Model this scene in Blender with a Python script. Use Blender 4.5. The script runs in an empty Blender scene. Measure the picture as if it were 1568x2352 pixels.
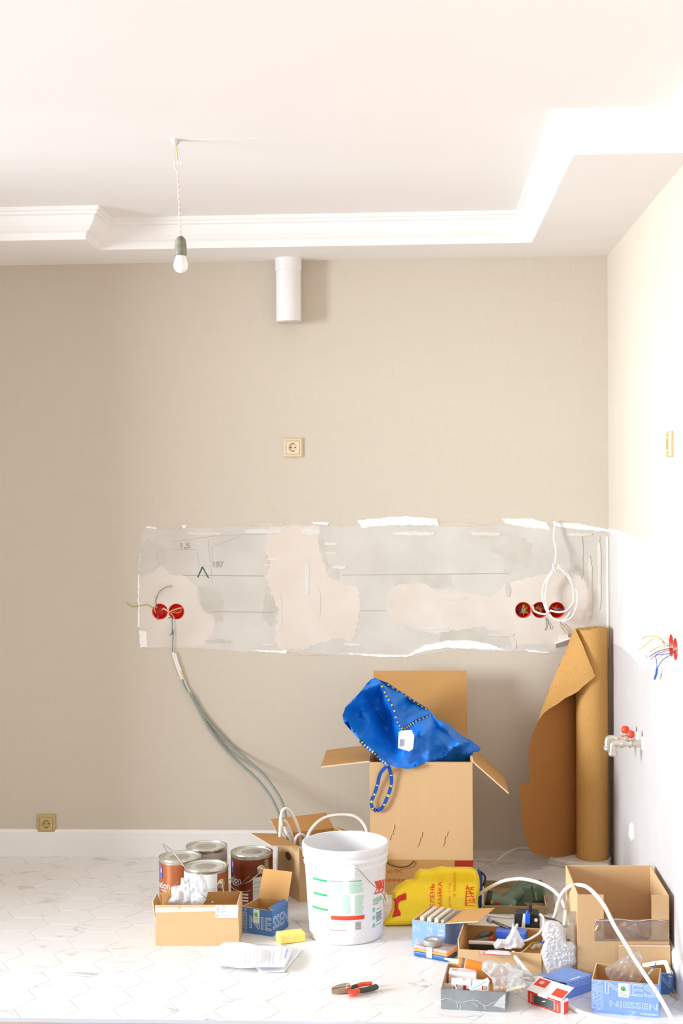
import bpy, bmesh, math, random
from mathutils import Vector, Matrix, noise as mnoise
from mathutils.geometry import delaunay_2d_cdt
R = math.radians
PI = math.pi
SC = bpy.context.scene
COL = SC.collection
random.seed(7)

# ------------------------------------------------------------------ camera
YAW, PITCH, ROLL, CAM_H, FOC = 0.0524448, 0.0182273, 0.0080941, 1.587, 3267.0
_f = Vector((-math.sin(YAW)*math.cos(PITCH), math.cos(YAW)*math.cos(PITCH), -math.sin(PITCH)))
_r0 = _f.cross(Vector((0, 0, 1))).normalized()
_u0 = _r0.cross(_f)
_r = _r0*math.cos(ROLL) - _u0*math.sin(ROLL)
_u = _r0*math.sin(ROLL) + _u0*math.cos(ROLL)
cam_data = bpy.data.cameras.new('camera')
cam = bpy.data.objects.new('camera', cam_data)
COL.objects.link(cam)
_m = Matrix((_r, _u, -_f)).transposed().to_4x4()
_m.translation = Vector((0, 0, CAM_H))
cam.matrix_world = _m
cam_data.sensor_fit = 'VERTICAL'
cam_data.sensor_height = 36.0
cam_data.lens = FOC/2352*36.0
cam_data.clip_start = 0.05
SC.camera = cam

# ------------------------------------------------------------------ light
SC.view_settings.view_transform = 'Standard'
SC.view_settings.look = 'None'
SC.view_settings.gamma = 1.0
SC.view_settings.use_curve_mapping = False
SC.view_settings.exposure = 0.40
SC.cycles.max_bounces = 12
SC.cycles.diffuse_bounces = 7
SC.cycles.transparent_max_bounces = 16
SC.cycles.use_denoising = True
SC.cycles.sample_clamp_indirect = 6.0
world = bpy.data.worlds.new('world')
SC.world = world
world.use_nodes = True
_bg = world.node_tree.nodes['Background']
_bg.inputs[0].default_value = (0.90, 0.95, 1.0, 1)
_bg.inputs[1].default_value = 0.5

def area(name, loc, to, sx, sy, power, col):
    l = bpy.data.lights.new(name, 'AREA')
    l.shape = 'RECTANGLE'; l.size = sx; l.size_y = sy; l.energy = power; l.color = col
    o = bpy.data.objects.new(name, l); COL.objects.link(o)
    o.location = loc
    o.rotation_euler = (Vector(to)-Vector(loc)).to_track_quat('-Z', 'Y').to_euler()
    return o
# daylight: bright sky patch outside the left window; added soft fill in an unseen opening behind the camera
area('daylight_left', (-6.4, 2.3, 1.7), (-1.0, 4.1, 1.3), 2.6, 2.4, 800, (0.815, 0.907, 1.0))
area('rear_fill', (-1.2, -1.7, 1.5), (-0.4, 6.0, 1.5), 2.2, 2.0, 14, (0.815, 0.907, 1.0))

# ------------------------------------------------------------------ helpers
def at(px, py, x=None, y=None, z=None):
    """world point seen at a pixel of the 1568x2352 photograph, on the plane x=, y= or z="""
    d = _f*FOC + _r*(px-784) - _u*(py-1176)
    if x is not None: k = x/d.x
    elif y is not None: k = y/d.y
    else: k = (z-CAM_H)/d.z
    return Vector((d.x*k, d.y*k, CAM_H+d.z*k))

def lin(c):
    return tuple(((v/255/12.92) if v/255 <= .04045 else ((v/255+.055)/1.055)**2.4) for v in c)

_mats = {}
def M(name, rgb, rough=.6, metal=0., var=0., vscale=8., bump=0., bscale=60., spec=.5, rgb2=None, stretch=None, sss=0., coat=0.):
    """plain principled material with noise variation (towards rgb2 when given) and fine bump"""
    if name in _mats: return _mats[name]
    m = bpy.data.materials.new(name); m.use_nodes = True
    nt = m.node_tree; b = nt.nodes['Principled BSDF']
    c = lin(rgb)
    b.inputs['Base Color'].default_value = (*c, 1)
    b.inputs['Roughness'].default_value = rough
    b.inputs['Metallic'].default_value = metal
    b.inputs['Specular IOR Level'].default_value = spec
    if coat: b.inputs['Coat Weight'].default_value = coat
    tc = nt.nodes.new('ShaderNodeTexCoord')
    src = tc.outputs['Object']
    if stretch:
        mp = nt.nodes.new('ShaderNodeMapping'); mp.inputs['Scale'].default_value = stretch
        nt.links.new(src, mp.inputs[0]); src = mp.outputs[0]
    if var or rgb2:
        n = nt.nodes.new('ShaderNodeTexNoise'); n.inputs['Scale'].default_value = vscale
        n.inputs['Detail'].default_value = 6
        nt.links.new(src, n.inputs['Vector'])
        rp = nt.nodes.new('ShaderNodeValToRGB')
        rp.color_ramp.elements[0].position = .32; rp.color_ramp.elements[1].position = .68
        if rgb2:
            c2 = lin(rgb2)
            rp.color_ramp.elements[0].color = (*c, 1); rp.color_ramp.elements[1].color = (*c2, 1)
        else:
            rp.color_ramp.elements[0].color = (*[v*(1-var) for v in c], 1)
            rp.color_ramp.elements[1].color = (*[min(1, v*(1+var)) for v in c], 1)
        nt.links.new(n.outputs['Fac'], rp.inputs[0])
        nt.links.new(rp.outputs[0], b.inputs['Base Color'])
    if bump:
        n2 = nt.nodes.new('ShaderNodeTexNoise'); n2.inputs['Scale'].default_value = bscale
        n2.inputs['Detail'].default_value = 3
        nt.links.new(src, n2.inputs['Vector'])
        bp = nt.nodes.new('ShaderNodeBump'); bp.inputs['Strength'].default_value = bump
        bp.inputs['Distance'].default_value = .004
        nt.links.new(n2.outputs['Fac'], bp.inputs['Height'])
        nt.links.new(bp.outputs[0], b.inputs['Normal'])
    _mats[name] = m
    return m

def film(name, tint=(250, 250, 252), opac=.3, rough=.15, gloss=.25, vscale=25.):
    """thin clear plastic: mostly transparent with milky and glossy creases"""
    if name in _mats: return _mats[name]
    m = bpy.data.materials.new(name); m.use_nodes = True
    nt = m.node_tree; nt.nodes.remove(nt.nodes['Principled BSDF'])
    out = nt.nodes['Material Output']
    tr = nt.nodes.new('ShaderNodeBsdfTransparent'); tr.inputs[0].default_value = (*[.97*v for v in lin(tint)], 1)
    df = nt.nodes.new('ShaderNodeBsdfDiffuse'); df.inputs[0].default_value = (*lin(tint), 1)
    tl = nt.nodes.new('ShaderNodeBsdfTranslucent'); tl.inputs[0].default_value = (*lin(tint), 1)
    gl = nt.nodes.new('ShaderNodeBsdfGlossy'); gl.inputs['Roughness'].default_value = rough
    tc = nt.nodes.new('ShaderNodeTexCoord')
    n = nt.nodes.new('ShaderNodeTexNoise'); n.inputs['Scale'].default_value = vscale; n.inputs['Detail'].default_value = 4
    nt.links.new(tc.outputs['Object'], n.inputs['Vector'])
    mr = nt.nodes.new('ShaderNodeMapRange'); mr.inputs[1].default_value = .3; mr.inputs[2].default_value = .7
    mr.inputs[3].default_value = opac*.6; mr.inputs[4].default_value = min(1, opac*1.35)
    nt.links.new(n.outputs['Fac'], mr.inputs[0])
    a1 = nt.nodes.new('ShaderNodeMixShader'); a1.inputs[0].default_value = .4
    nt.links.new(df.outputs[0], a1.inputs[1]); nt.links.new(tl.outputs[0], a1.inputs[2])
    a2 = nt.nodes.new('ShaderNodeMixShader')
    nt.links.new(mr.outputs[0], a2.inputs[0])
    nt.links.new(tr.outputs[0], a2.inputs[1]); nt.links.new(a1.outputs[0], a2.inputs[2])
    fr = nt.nodes.new('ShaderNodeFresnel'); fr.inputs[0].default_value = 1.45
    mm = nt.nodes.new('ShaderNodeMath'); mm.operation = 'MULTIPLY_ADD'; mm.inputs[1].default_value = gloss; mm.inputs[2].default_value = gloss*.06
    nt.links.new(fr.outputs[0], mm.inputs[0])
    a3 = nt.nodes.new('ShaderNodeMixShader')
    nt.links.new(mm.outputs[0], a3.inputs[0])
    nt.links.new(a2.outputs[0], a3.inputs[1]); nt.links.new(gl.outputs[0], a3.inputs[2])
    nt.links.new(a3.outputs[0], out.inputs[0])
    _mats[name] = m
    return m
STUFF = {'print', 'tear', 'print_lines', 'sticker_print', 'tag_print', 'strap_print', 'barcode', 'lettering', 'pencil_writing', 'emblem_outline', 'swoosh', 'paint_smear', 'torn_bits', 'filings'}

class MB:
    """collects shapes for one mesh object"""
    def __init__(s): s.v = []; s.f = []; s.mi = []
    def add(s, vs, fs, mi=0):
        o = len(s.v); s.v += [tuple(p) for p in vs]
        s.f += [tuple(i+o for i in f) for f in fs]; s.mi += [mi]*len(fs); return s
    def box(s, c, d, mi=0, rot=None):
        hx, hy, hz = d[0]/2, d[1]/2, d[2]/2
        vs = [Vector((x, y, z)) for z in (-hz, hz) for y in (-hy, hy) for x in (-hx, hx)]
        if rot is not None: vs = [rot @ p for p in vs]
        vs = [p+Vector(c) for p in vs]
        return s.add(vs, [(0, 2, 3, 1), (4, 5, 7, 6), (0, 1, 5, 4), (2, 6, 7, 3), (0, 4, 6, 2), (1, 3, 7, 5)], mi)
    def hexa(s, b, t, mi=0):
        """eight corners: bottom four (counter-clockwise from above), top four"""
        return s.add(list(b)+list(t), [(3, 2, 1, 0), (4, 5, 6, 7), (0, 1, 5, 4), (1, 2, 6, 5), (2, 3, 7, 6), (3, 0, 4, 7)], mi)
    def tube(s, pts, r, n=8, mi=0, caps=True, flat=1.0):
        pts = [Vector(p) for p in pts]; k = len(pts)
        rr = r if isinstance(r, (list, tuple)) else [r]*k
        t0 = (pts[1]-pts[0]).normalized()
        up = Vector((0, 0, 1)) if abs(t0.z) < .9 else Vector((1, 0, 0))
        nrm = t0.cross(up).normalized(); vs = []
        for i in range(k):
            t = (pts[min(i+1, k-1)]-pts[max(i-1, 0)])
            t = t.normalized() if t.length > 1e-9 else t0
            nrm = nrm-t*nrm.dot(t)
            nrm = nrm.normalized() if nrm.length > 1e-6 else t.orthogonal().normalized()
            b = t.cross(nrm)
            for j in range(n):
                a = 2*PI*j/n
                vs.append(pts[i]+(nrm*math.cos(a)+b*math.sin(a)*flat)*rr[i])
        fs = [(i*n+j, i*n+(j+1) % n, (i+1)*n+(j+1) % n, (i+1)*n+j) for i in range(k-1) for j in range(n)]
        if caps: fs += [tuple(reversed(range(n))), tuple((k-1)*n+j for j in range(n))]
        return s.add(vs, fs, mi)
    def lathe(s, prof, n=40, c=(0, 0, 0), mi=0, caps=True, rot=None):
        vs = []
        for r, z in prof:
            for j in range(n):
                a = 2*PI*j/n; p = Vector((r*math.cos(a), r*math.sin(a), z))
                if rot is not None: p = rot @ p
                vs.append(p+Vector(c))
        k = len(prof)
        fs = [(i*n+j, i*n+(j+1) % n, (i+1)*n+(j+1) % n, (i+1)*n+j) for i in range(k-1) for j in range(n)]
        if caps: fs += [tuple(reversed(range(n))), tuple((k-1)*n+j for j in range(n))]
        return s.add(vs, fs, mi)
    def slab(s, outer, holes, d, fr, mi=0, step=None, front=None, back=None, mi2=None):
        """flat piece from a 2-D outline with holes; fr(u,v,w) places it, w runs 0 (front) .. d (back).
        with step the inside is gridded and front(u,v,e)/back(u,v,e) give w (e = distance to the edge)"""
        loops = [outer]+list(holes)
        pts = []; edges = []
        for lp in loops:
            o = len(pts); pts += [Vector(p) for p in lp]
            edges += [(o+i, o+(i+1) % len(lp)) for i in range(len(lp))]
        nb = len(pts)
        if step:
            x0 = min(p[0] for p in outer); x1 = max(p[0] for p in outer)
            y0 = min(p[1] for p in outer); y1 = max(p[1] for p in outer)
            ny = int((y1-y0)/step)+1; nx = int((x1-x0)/step)+1
            for j in range(ny+1):
                for i in range(nx+1):
                    q = (x0+(i+.5*(j % 2))*step, y0+j*step)
                    if inside(q, outer) and not any(inside(q, h) for h in holes) and edist(q, loops) > step*.45:
                        pts.append(Vector(q))
        V, E, F, ov, oe, of = delaunay_2d_cdt(pts, edges, [], 0, 1e-7)
        tri = []
        for f in F:
            cx = sum(V[i][0] for i in f)/len(f); cy = sum(V[i][1] for i in f)/len(f)
            if inside((cx, cy), outer) and not any(inside((cx, cy), h) for h in holes): tri.append(tuple(f))
        fw, bw = [], []
        for p in V:
            e = edist(p, loops) if (front or back) else 0
            fw.append(front(p[0], p[1], e) if front else 0.)
            bw.append(back(p[0], p[1], e) if back else d)
        n = len(V)
        vs = [fr(p[0], p[1], fw[i]) for i, p in enumerate(V)]+[fr(p[0], p[1], bw[i]) for i, p in enumerate(V)]
        s.add(vs, tri+[tuple(i+n for i in reversed(t)) for t in tri], mi)
        if mi2 is not None:
            for i in range(len(tri)): s.mi[-1-i] = mi2
        # rim
        cnt = {}
        for t in tri:
            for i in range(len(t)):
                a, b = t[i], t[(i+1) % len(t)]; cnt[(a, b)] = 1
        rim = [(a, b) for (a, b) in cnt if (b, a) not in cnt]
        o = len(s.v)-2*n
        for a, b in rim:
            s.f.append((o+a, o+n+a, o+n+b, o+b)); s.mi.append(mi)
        return s

def inside(p, poly):
    x, y = p[0], p[1]; c = False; n = len(poly); j = n-1
    for i in range(n):
        xi, yi = poly[i][0], poly[i][1]; xj, yj = poly[j][0], poly[j][1]
        if (yi > y) != (yj > y) and x < (xj-xi)*(y-yi)/(yj-yi)+xi: c = not c
        j = i
    return c
def edist(p, loops):
    best = 9.
    for lp in loops:
        n = len(lp)
        for i in range(n):
            ax, ay = lp[i][0], lp[i][1]; bx, by = lp[(i+1) % n][0], lp[(i+1) % n][1]
            dx, dy = bx-ax, by-ay; L = dx*dx+dy*dy
            t = 0 if L == 0 else max(0, min(1, ((p[0]-ax)*dx+(p[1]-ay)*dy)/L))
            q = math.hypot(p[0]-ax-t*dx, p[1]-ay-t*dy)
            if q < best: best = q
    return best
def cr(pts, n=6):
    """smooth curve through points"""
    P = [Vector(p) for p in pts]; P = [P[0]*2-P[1]]+P+[P[-1]*2-P[-2]]; out = []
    for i in range(1, len(P)-2):
        for k in range(n):
            t = k/n; a, b, c, d = P[i-1], P[i], P[i+1], P[i+2]
            out.append(.5*((2*b)+(c-a)*t+(2*a-5*b+4*c-d)*t*t+(3*b-a-3*c+d)*t**3))
    out.append(P[-2]); return out
def circ(cx, cy, r, n=24, ry=None):
    return [(cx+r*math.cos(2*PI*i/n), cy+(ry or r)*math.sin(2*PI*i/n)) for i in range(n)]
def rough_poly(pts, step, amp, seed=0):
    rd = random.Random(seed); out = []
    n = len(pts)
    for i in range(n):
        a = Vector(pts[i]).to_2d(); b = Vector(pts[(i+1) % n]).to_2d(); L = (b-a).length; k = max(1, int(L/step))
        nr = Vector((-(b-a).y, (b-a).x)).normalized() if L > 0 else Vector((0, 0))
        for j in range(k):
            q = a.lerp(b, j/k)+nr*rd.uniform(-amp, amp)
            out.append((q.x, q.y))
    return out
def ngon(mb): return mb

def build(name, mb, mats, parent=None, loc=None, rotz=0., bevel=0., smooth=False, seg=2, rot=None):
    me = bpy.data.meshes.new(name)
    me.from_pydata(mb.v, [], mb.f)
    if not isinstance(mats, (list, tuple)): mats = [mats]
    for m in mats: me.materials.append(m)
    me.polygons.foreach_set('material_index', mb.mi)
    if smooth: me.polygons.foreach_set('use_smooth', [True]*len(mb.f))
    me.update()
    o = bpy.data.objects.new(name, me); COL.objects.link(o)
    if parent is not None: o.parent = parent
    if loc is not None: o.location = loc
    if rotz: o.rotation_euler = (0, 0, rotz)
    if rot is not None: o.rotation_euler = rot
    if name in STUFF: o['kind'] = 'stuff'
    if bevel:
        b = o.modifiers.new('bevel', 'BEVEL'); b.width = bevel; b.segments = seg; b.limit_method = 'ANGLE'
        b.angle_limit = R(35)
    return o
def smooth_by_angle(o, a=40):
    me = o.data
    bm = bmesh.new(); bm.from_mesh(me)
    for f in bm.faces: f.smooth = True
    for e in bm.edges:
        if len(e.link_faces) == 2 and e.calc_face_angle(0) > R(a): e.smooth = False
    bm.to_mesh(me); bm.free()
    return o
def tag(o, label, cat, group=None, kind=None):
    o['label'] = label; o['category'] = cat
    if group: o['group'] = group
    if kind: o['kind'] = kind
    return o
def thing(name, label, cat, loc=(0, 0, 0), rotz=0., group=None):
    o = bpy.data.objects.new(name, None); COL.objects.link(o)
    o.location = loc; o.rotation_euler = (0, 0, rotz); o.empty_display_size = .05
    return tag(o, label, cat, group)
def struct(name, mb, mats, label=None, parent=None, **k):
    o = build(name, mb, mats, parent, **k)
    if parent is None:
        o['kind'] = 'structure'
        if label: o['label'] = label
    return o
_tc = {}
def text2d(s, outline=0., bold=0.):
    """glyph mesh (2-D verts, faces, width, height) of a word set with the built-in font"""
    key = (s, outline, bold)
    if key in _tc: return _tc[key]
    c = bpy.data.curves.new('glyph', 'FONT'); c.body = s; c.size = 1; c.resolution_u = 3; c.offset = bold
    if outline: c.fill_mode = 'NONE'; c.bevel_depth = outline; c.bevel_resolution = 0
    o = bpy.data.objects.new('glyph', c); COL.objects.link(o)
    me = bpy.data.meshes.new_from_object(o.evaluated_get(bpy.context.evaluated_depsgraph_get()))
    vs = [tuple(v.co) for v in me.vertices]; fs = [tuple(p.vertices) for p in me.polygons]
    bpy.data.objects.remove(o); bpy.data.curves.remove(c); bpy.data.meshes.remove(me)
    x0 = min(v[0] for v in vs); x1 = max(v[0] for v in vs); y0 = min(v[1] for v in vs); y1 = max(v[1] for v in vs)
    vs = [((v[0]-x0)/(x1-x0), (v[1]-y0)/(y1-y0), v[2]) for v in vs]
    _tc[key] = (vs, fs, x1-x0, y1-y0)
    return _tc[key]
def letters(mb, s, fr, u0, v0, w, h, mi=0, outline=0., turn=0, lift=.0006, bold=0.):
    """write s into the box u0,v0,w,h of a surface fr(u,v,w); turn=1 runs the line upwards"""
    vs, fs, _, _ = text2d(s, outline, bold)
    out = []
    for x, y, z in vs:
        if turn == 1: x, y = 1-y, x
        elif turn == -1: x, y = y, 1-x
        out.append(fr(u0+x*w, v0+y*h, -lift-(z*.02 if outline else 0)))
    mb.add(out, fs, mi); return mb
def frame(o, ux, uy):
    """plane frame: origin, u axis, v axis; w runs away from the viewer (u x v points to the viewer)"""
    o = Vector(o); ux = Vector(ux).normalized(); uy = Vector(uy).normalized(); n = ux.cross(uy)
    return lambda u, v, w=0.: o+ux*u+uy*v-n*w
# ------------------------------------------------------------------ room shell
D, XR, XL, YB, ZS, ZC = 6.05, 0.81, -3.0, -1.6, 2.547, 2.664
def wallpaper(name, rgb):
    m = bpy.data.materials.new(name); m.use_nodes = True
    nt = m.node_tree; b = nt.nodes['Principled BSDF']; b.inputs['Roughness'].default_value = .75
    b.inputs['Specular IOR Level'].default_value = .25
    tc = nt.nodes.new('ShaderNodeTexCoord')
    hs = []
    for sc in ((4, 4, 420), (300, 300, 5)):
        mp = nt.nodes.new('ShaderNodeMapping'); mp.inputs['Scale'].default_value = sc
        n = nt.nodes.new('ShaderNodeTexNoise'); n.inputs['Scale'].default_value = 1.0; n.inputs['Detail'].default_value = 2
        nt.links.new(tc.outputs['Object'], mp.inputs[0]); nt.links.new(mp.outputs[0], n.inputs['Vector']); hs.append(n)
    ad = nt.nodes.new('ShaderNodeMath'); ad.operation = 'ADD'
    nt.links.new(hs[0].outputs['Fac'], ad.inputs[0]); nt.links.new(hs[1].outputs['Fac'], ad.inputs[1])
    mr = nt.nodes.new('ShaderNodeMapRange'); mr.inputs[1].default_value = .6; mr.inputs[2].default_value = 1.4
    mr.inputs[3].default_value = .972; mr.inputs[4].default_value = 1.028
    nt.links.new(ad.outputs[0], mr.inputs[0])
    vm = nt.nodes.new('ShaderNodeVectorMath'); vm.operation = 'SCALE'; vm.inputs[0].default_value = lin(rgb)
    nt.links.new(mr.outputs[0], vm.inputs['Scale']); nt.links.new(vm.outputs[0], b.inputs['Base Color'])
    bp = nt.nodes.new('ShaderNodeBump'); bp.inputs['Strength'].default_value = .25; bp.inputs['Distance'].default_value = .002
    nt.links.new(ad.outputs[0], bp.inputs['Height']); nt.links.new(bp.outputs[0], b.inputs['Normal'])
    return m
PAPER = wallpaper('beige_wallpaper', (209, 198, 181))
LPAINT = M('white_wall_paint', (238, 236, 232), .85, var=.01, vscale=3)
WHITE = M('white_ceiling_paint', (240, 236, 233), .8, var=.01, vscale=3)
TRIM = M('white_trim_paint', (243, 240, 236), .45, var=.01, vscale=5)
RED = M('red_plastic', (205, 40, 24), .4, var=.06)

# floor: grout slab with hexagonal marble tiles
FY0 = 4.178
GROUT = M('tile_grout', (214, 211, 208), .85, var=.05, vscale=60)
floor = struct('floor', MB().box(((XL+XR)/2, (FY0+D)/2, -.03), (XR-XL+.3, D-FY0+.3-.15, .054)), GROUT, 'white marble look hexagon tile floor')
floor.data.transform(Matrix.Translation((0, .075, 0)))
mt = bpy.data.materials.new('white_marble_tile'); mt.use_nodes = True
nt = mt.node_tree; b = nt.nodes['Principled BSDF']
b.inputs['Roughness'].default_value = .32
tc = nt.nodes.new('ShaderNodeTexCoord'); oi = nt.nodes.new('ShaderNodeObjectInfo')
cb = nt.nodes.new('ShaderNodeCombineXYZ')
m1 = nt.nodes.new('ShaderNodeMath'); m1.operation = 'MULTIPLY'; m1.inputs[1].default_value = 97.
nt.links.new(oi.outputs['Random'], m1.inputs[0])
for k in range(3): nt.links.new(m1.outputs[0], cb.inputs[k])
va = nt.nodes.new('ShaderNodeVectorMath'); va.operation = 'ADD'
nt.links.new(tc.outputs['Object'], va.inputs[0]); nt.links.new(cb.outputs[0], va.inputs[1])
mpn = nt.nodes.new('ShaderNodeMapping'); mpn.inputs['Rotation'].default_value = (0, 0, .7); mpn.inputs['Scale'].default_value = (1, 2.6, 1)
nt.links.new(va.outputs[0], mpn.inputs[0])
nz = nt.nodes.new('ShaderNodeTexNoise'); nz.inputs['Scale'].default_value = 3.8; nz.inputs['Detail'].default_value = 7; nz.inputs['Distortion'].default_value = .9
nt.links.new(mpn.outputs[0], nz.inputs['Vector'])
sb = nt.nodes.new('ShaderNodeMath'); sb.operation = 'SUBTRACT'; sb.inputs[1].default_value = .5
nt.links.new(nz.outputs['Fac'], sb.inputs[0])
ab = nt.nodes.new('ShaderNodeMath'); ab.operation = 'ABSOLUTE'; nt.links.new(sb.outputs[0], ab.inputs[0])
nz2 = nt.nodes.new('ShaderNodeTexNoise'); nz2.inputs['Scale'].default_value = 7; nt.links.new(va.outputs[0], nz2.inputs['Vector'])
mk = nt.nodes.new('ShaderNodeMapRange'); mk.inputs[1].default_value = .48; mk.inputs[2].default_value = .78
nt.links.new(nz2.outputs['Fac'], mk.inputs[0])
vr = nt.nodes.new('ShaderNodeMapRange'); vr.inputs[1].default_value = 0; vr.inputs[2].default_value = .022; vr.inputs[3].default_value = 1; vr.inputs[4].default_value = 0
nt.links.new(ab.outputs[0], vr.inputs[0])
mu = nt.nodes.new('ShaderNodeMath'); mu.operation = 'MULTIPLY'; nt.links.new(vr.outputs[0], mu.inputs[0]); nt.links.new(mk.outputs[0], mu.inputs[1])
mx = nt.nodes.new('ShaderNodeMix'); mx.data_type = 'RGBA'
mx.inputs[6].default_value = (*lin((236, 233, 230)), 1); mx.inputs[7].default_value = (*lin((152, 150, 148)), 1)
nt.links.new(mu.outputs[0], mx.inputs[0]); nt.links.new(mx.outputs[2], b.inputs['Base Color'])
TILE = mt

HA, HF, HH = .1015, .0525, .083     # half width, half flat side, half depth of a tile
def clip(poly, ax, val, keep_less):
    out = []
    for i in range(len(poly)):
        a, c = poly[i], poly[(i+1) % len(poly)]
        ia = (a[ax] <= val) == keep_less; ic = (c[ax] <= val) == keep_less
        if ia: out.append(a)
        if ia != ic:
            t = (val-a[ax])/(c[ax]-a[ax]); out.append((a[0]+(c[0]-a[0])*t, a[1]+(c[1]-a[1])*t))
    return out
def tile_mesh(poly, name):
    g = .0011; cx = sum(p[0] for p in poly)/len(poly); cy = sum(p[1] for p in poly)/len(poly)
    def sh(p, k):
        d = Vector((p[0]-cx, p[1]-cy)); L = d.length
        return (cx+d.x*(L-k)/L, cy+d.y*(L-k)/L) if L > 0 else p
    n = len(poly); v = []
    for k, z in ((g, -.006), (g, -.0004), (g+.0007, 0.)): v += [(*sh(p, k), z) for p in poly]
    f = [tuple(2*n+i for i in range(n))]
    for r in range(2): f += [(r*n+i, r*n+(i+1) % n, (r+1)*n+(i+1) % n, (r+1)*n+i) for i in range(n)]
    me = bpy.data.meshes.new(name); me.from_pydata(v, [], f); me.materials.append(TILE); return me
_hex = [(HA, 0), (HF, HH), (-HF, HH), (-HA, 0), (-HF, -HH), (HF, -HH)]
_full = tile_mesh(_hex, 'tile')
cs = HA+HF
for i in range(-13, 11):
    for j in range(-3, 12):
        cx, cy = -.6765+i*cs, 4.342+j*2*HH+(HH if i % 2 else 0)
        if cx+HA < XL+.6 or cx-HA > XR or cy-HH > D or cy+HH < FY0: continue
        P = [(x+cx, y+cy) for x, y in _hex]; Q = P
        for ax, val, less in ((0, XR, True), (1, D, True), (1, FY0, False)): Q = clip(Q, ax, val, less) if len(Q) > 2 else Q
        if len(Q) < 3: continue
        ar = abs(sum(Q[k][0]*Q[(k+1) % len(Q)][1]-Q[(k+1) % len(Q)][0]*Q[k][1] for k in range(len(Q))))/2
        if ar < .0006: continue
        same = len(Q) == 6 and all(abs(P[k][0]-Q[k][0])+abs(P[k][1]-Q[k][1]) < 1e-6 for k in range(6))
        me = _full if same else tile_mesh([(x-cx, y-cy) for x, y in Q], 'tile')
        o = bpy.data.objects.new('tile', me); COL.objects.link(o); o.parent = floor; o.location = (cx, cy, 0)
# the tiles end at a metal strip; wood floor of the next room begins there
struct('trim_1', MB().box(((XL+XR)/2, FY0-.014, -.004), (XR-XL, .027, .0096)), M('pale_metal_strip', (214, 220, 232), .4, metal=.3, var=.03), 'pale metal threshold strip along the front edge of the tiles')
WOOD = M('pinkish_wood_floor', (188, 160, 146), .5, var=.12, vscale=4, stretch=(1.5, 22, 1))
wf = struct('floor', MB().box(((XL+XR)/2, (YB+FY0-.028)/2, -.03), (XR-XL+.3, FY0-.028-YB, .052)), WOOD, 'pinkish brown wood floor in front of the tiles')
yy = FY0-.028; row = 0
while yy > 2.9:      # boards
    x = XL-(row % 3)*.4
    while x < XR:
        a, c = max(x, XL), min(x+1.2, XR)
        if c-a > .05: build('plank', MB().box(((a+c)/2, yy-.07, -.003), (c-a-.002, .138, .006)), WOOD, wf, bevel=.001, seg=1)
        x += 1.2
    yy -= .14; row += 1

# back wall with the junction holes
def jb(px, py): p = at(px, py, y=D); return (p.x, p.z)
JL = [jb(367.5, 1404.5), jb(405, 1404.5)]
JR = [jb(1201, 1401), jb(1239, 1401), jb(1278, 1401)]
JRAD = .0335
frb = lambda u, v, w=0.: Vector((u, D+w, v))
holes_b = [circ(c[0], c[1], JRAD, 28) for c in JL+JR]
wall_back = struct('wall_back', MB().slab([(XL, 0), (XR, 0), (XR, ZC+.1), (XL, ZC+.1)], holes_b, .12, frb), PAPER, 'beige wallpapered back wall with a bare strip')
# right wall
frr = lambda u, v, w=0.: Vector((XR+w, u, v))     # u runs with depth
def jr(px, py): p = at(px, py, x=XR); return (p.y, p.z)
JW = [jr(1542.5, 1482), jr(1552, 1483)]
JW[1] = (JW[0][0]-.072, JW[0][1]-.004)
holes_r = [circ(c[0], c[1], .0345, 28) for c in JW]
wall_right = struct('wall_right', MB().slab([(D+.12, 0), (YB, 0), (YB, ZC+.1), (D+.12, ZC+.1)], holes_r, .12, frr), PAPER, 'pale wallpapered right wall with a torn strip')
# left wall with a window opening and wall behind the camera with another
WL = (1.3, 4.25, .15, 2.5)      # y0, y1, z0, z1
frl = lambda u, v, w=0.: Vector((XL-w, u, v))
struct('wall_left', MB().slab([(YB, 0), (D+.12, 0), (D+.12, ZC+.1), (YB, ZC+.1)], [[(WL[0], WL[2]), (WL[1], WL[2]), (WL[1], WL[3]), (WL[0], WL[3])]], .25, frl), LPAINT)
WF = (-2.4, .1, .5, 2.4)
frf = lambda u, v, w=0.: Vector((u, YB-w, v))
struct('wall_front', MB().slab([(XR+.12, 0), (XL-.12, 0), (XL-.12, ZC+.1), (XR+.12, ZC+.1)], [[(WF[1], WF[2]), (WF[0], WF[2]), (WF[0], WF[3]), (WF[1], WF[3])]], .25, frf), LPAINT)
def window(name, fr, u0, u1, v0, v1):
    o = struct(name, MB().slab([(u0, v0), (u1, v0), (u1, v1), (u0, v1)], [[(u0+.05, v0+.05), (u1-.05, v0+.05), (u1-.05, v1-.05), (u0+.05, v1-.05)]], .06, lambda u, v, w=0.: fr(u, v, w+.12)), TRIM)
    um = (u0+u1)/2
    build('mullion', MB().slab([(um-.03, v0+.05), (um+.03, v0+.05), (um+.03, v1-.05), (um-.03, v1-.05)], [], .05, lambda u, v, w=0.: fr(u, v, w+.125)), TRIM, o)
window('window_1', frl, WL[0], WL[1], WL[2], WL[3])
window('window_2', frf, WF[0], WF[1], WF[2], WF[3])  # unseen opening, added to hold the rear fill light

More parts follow.
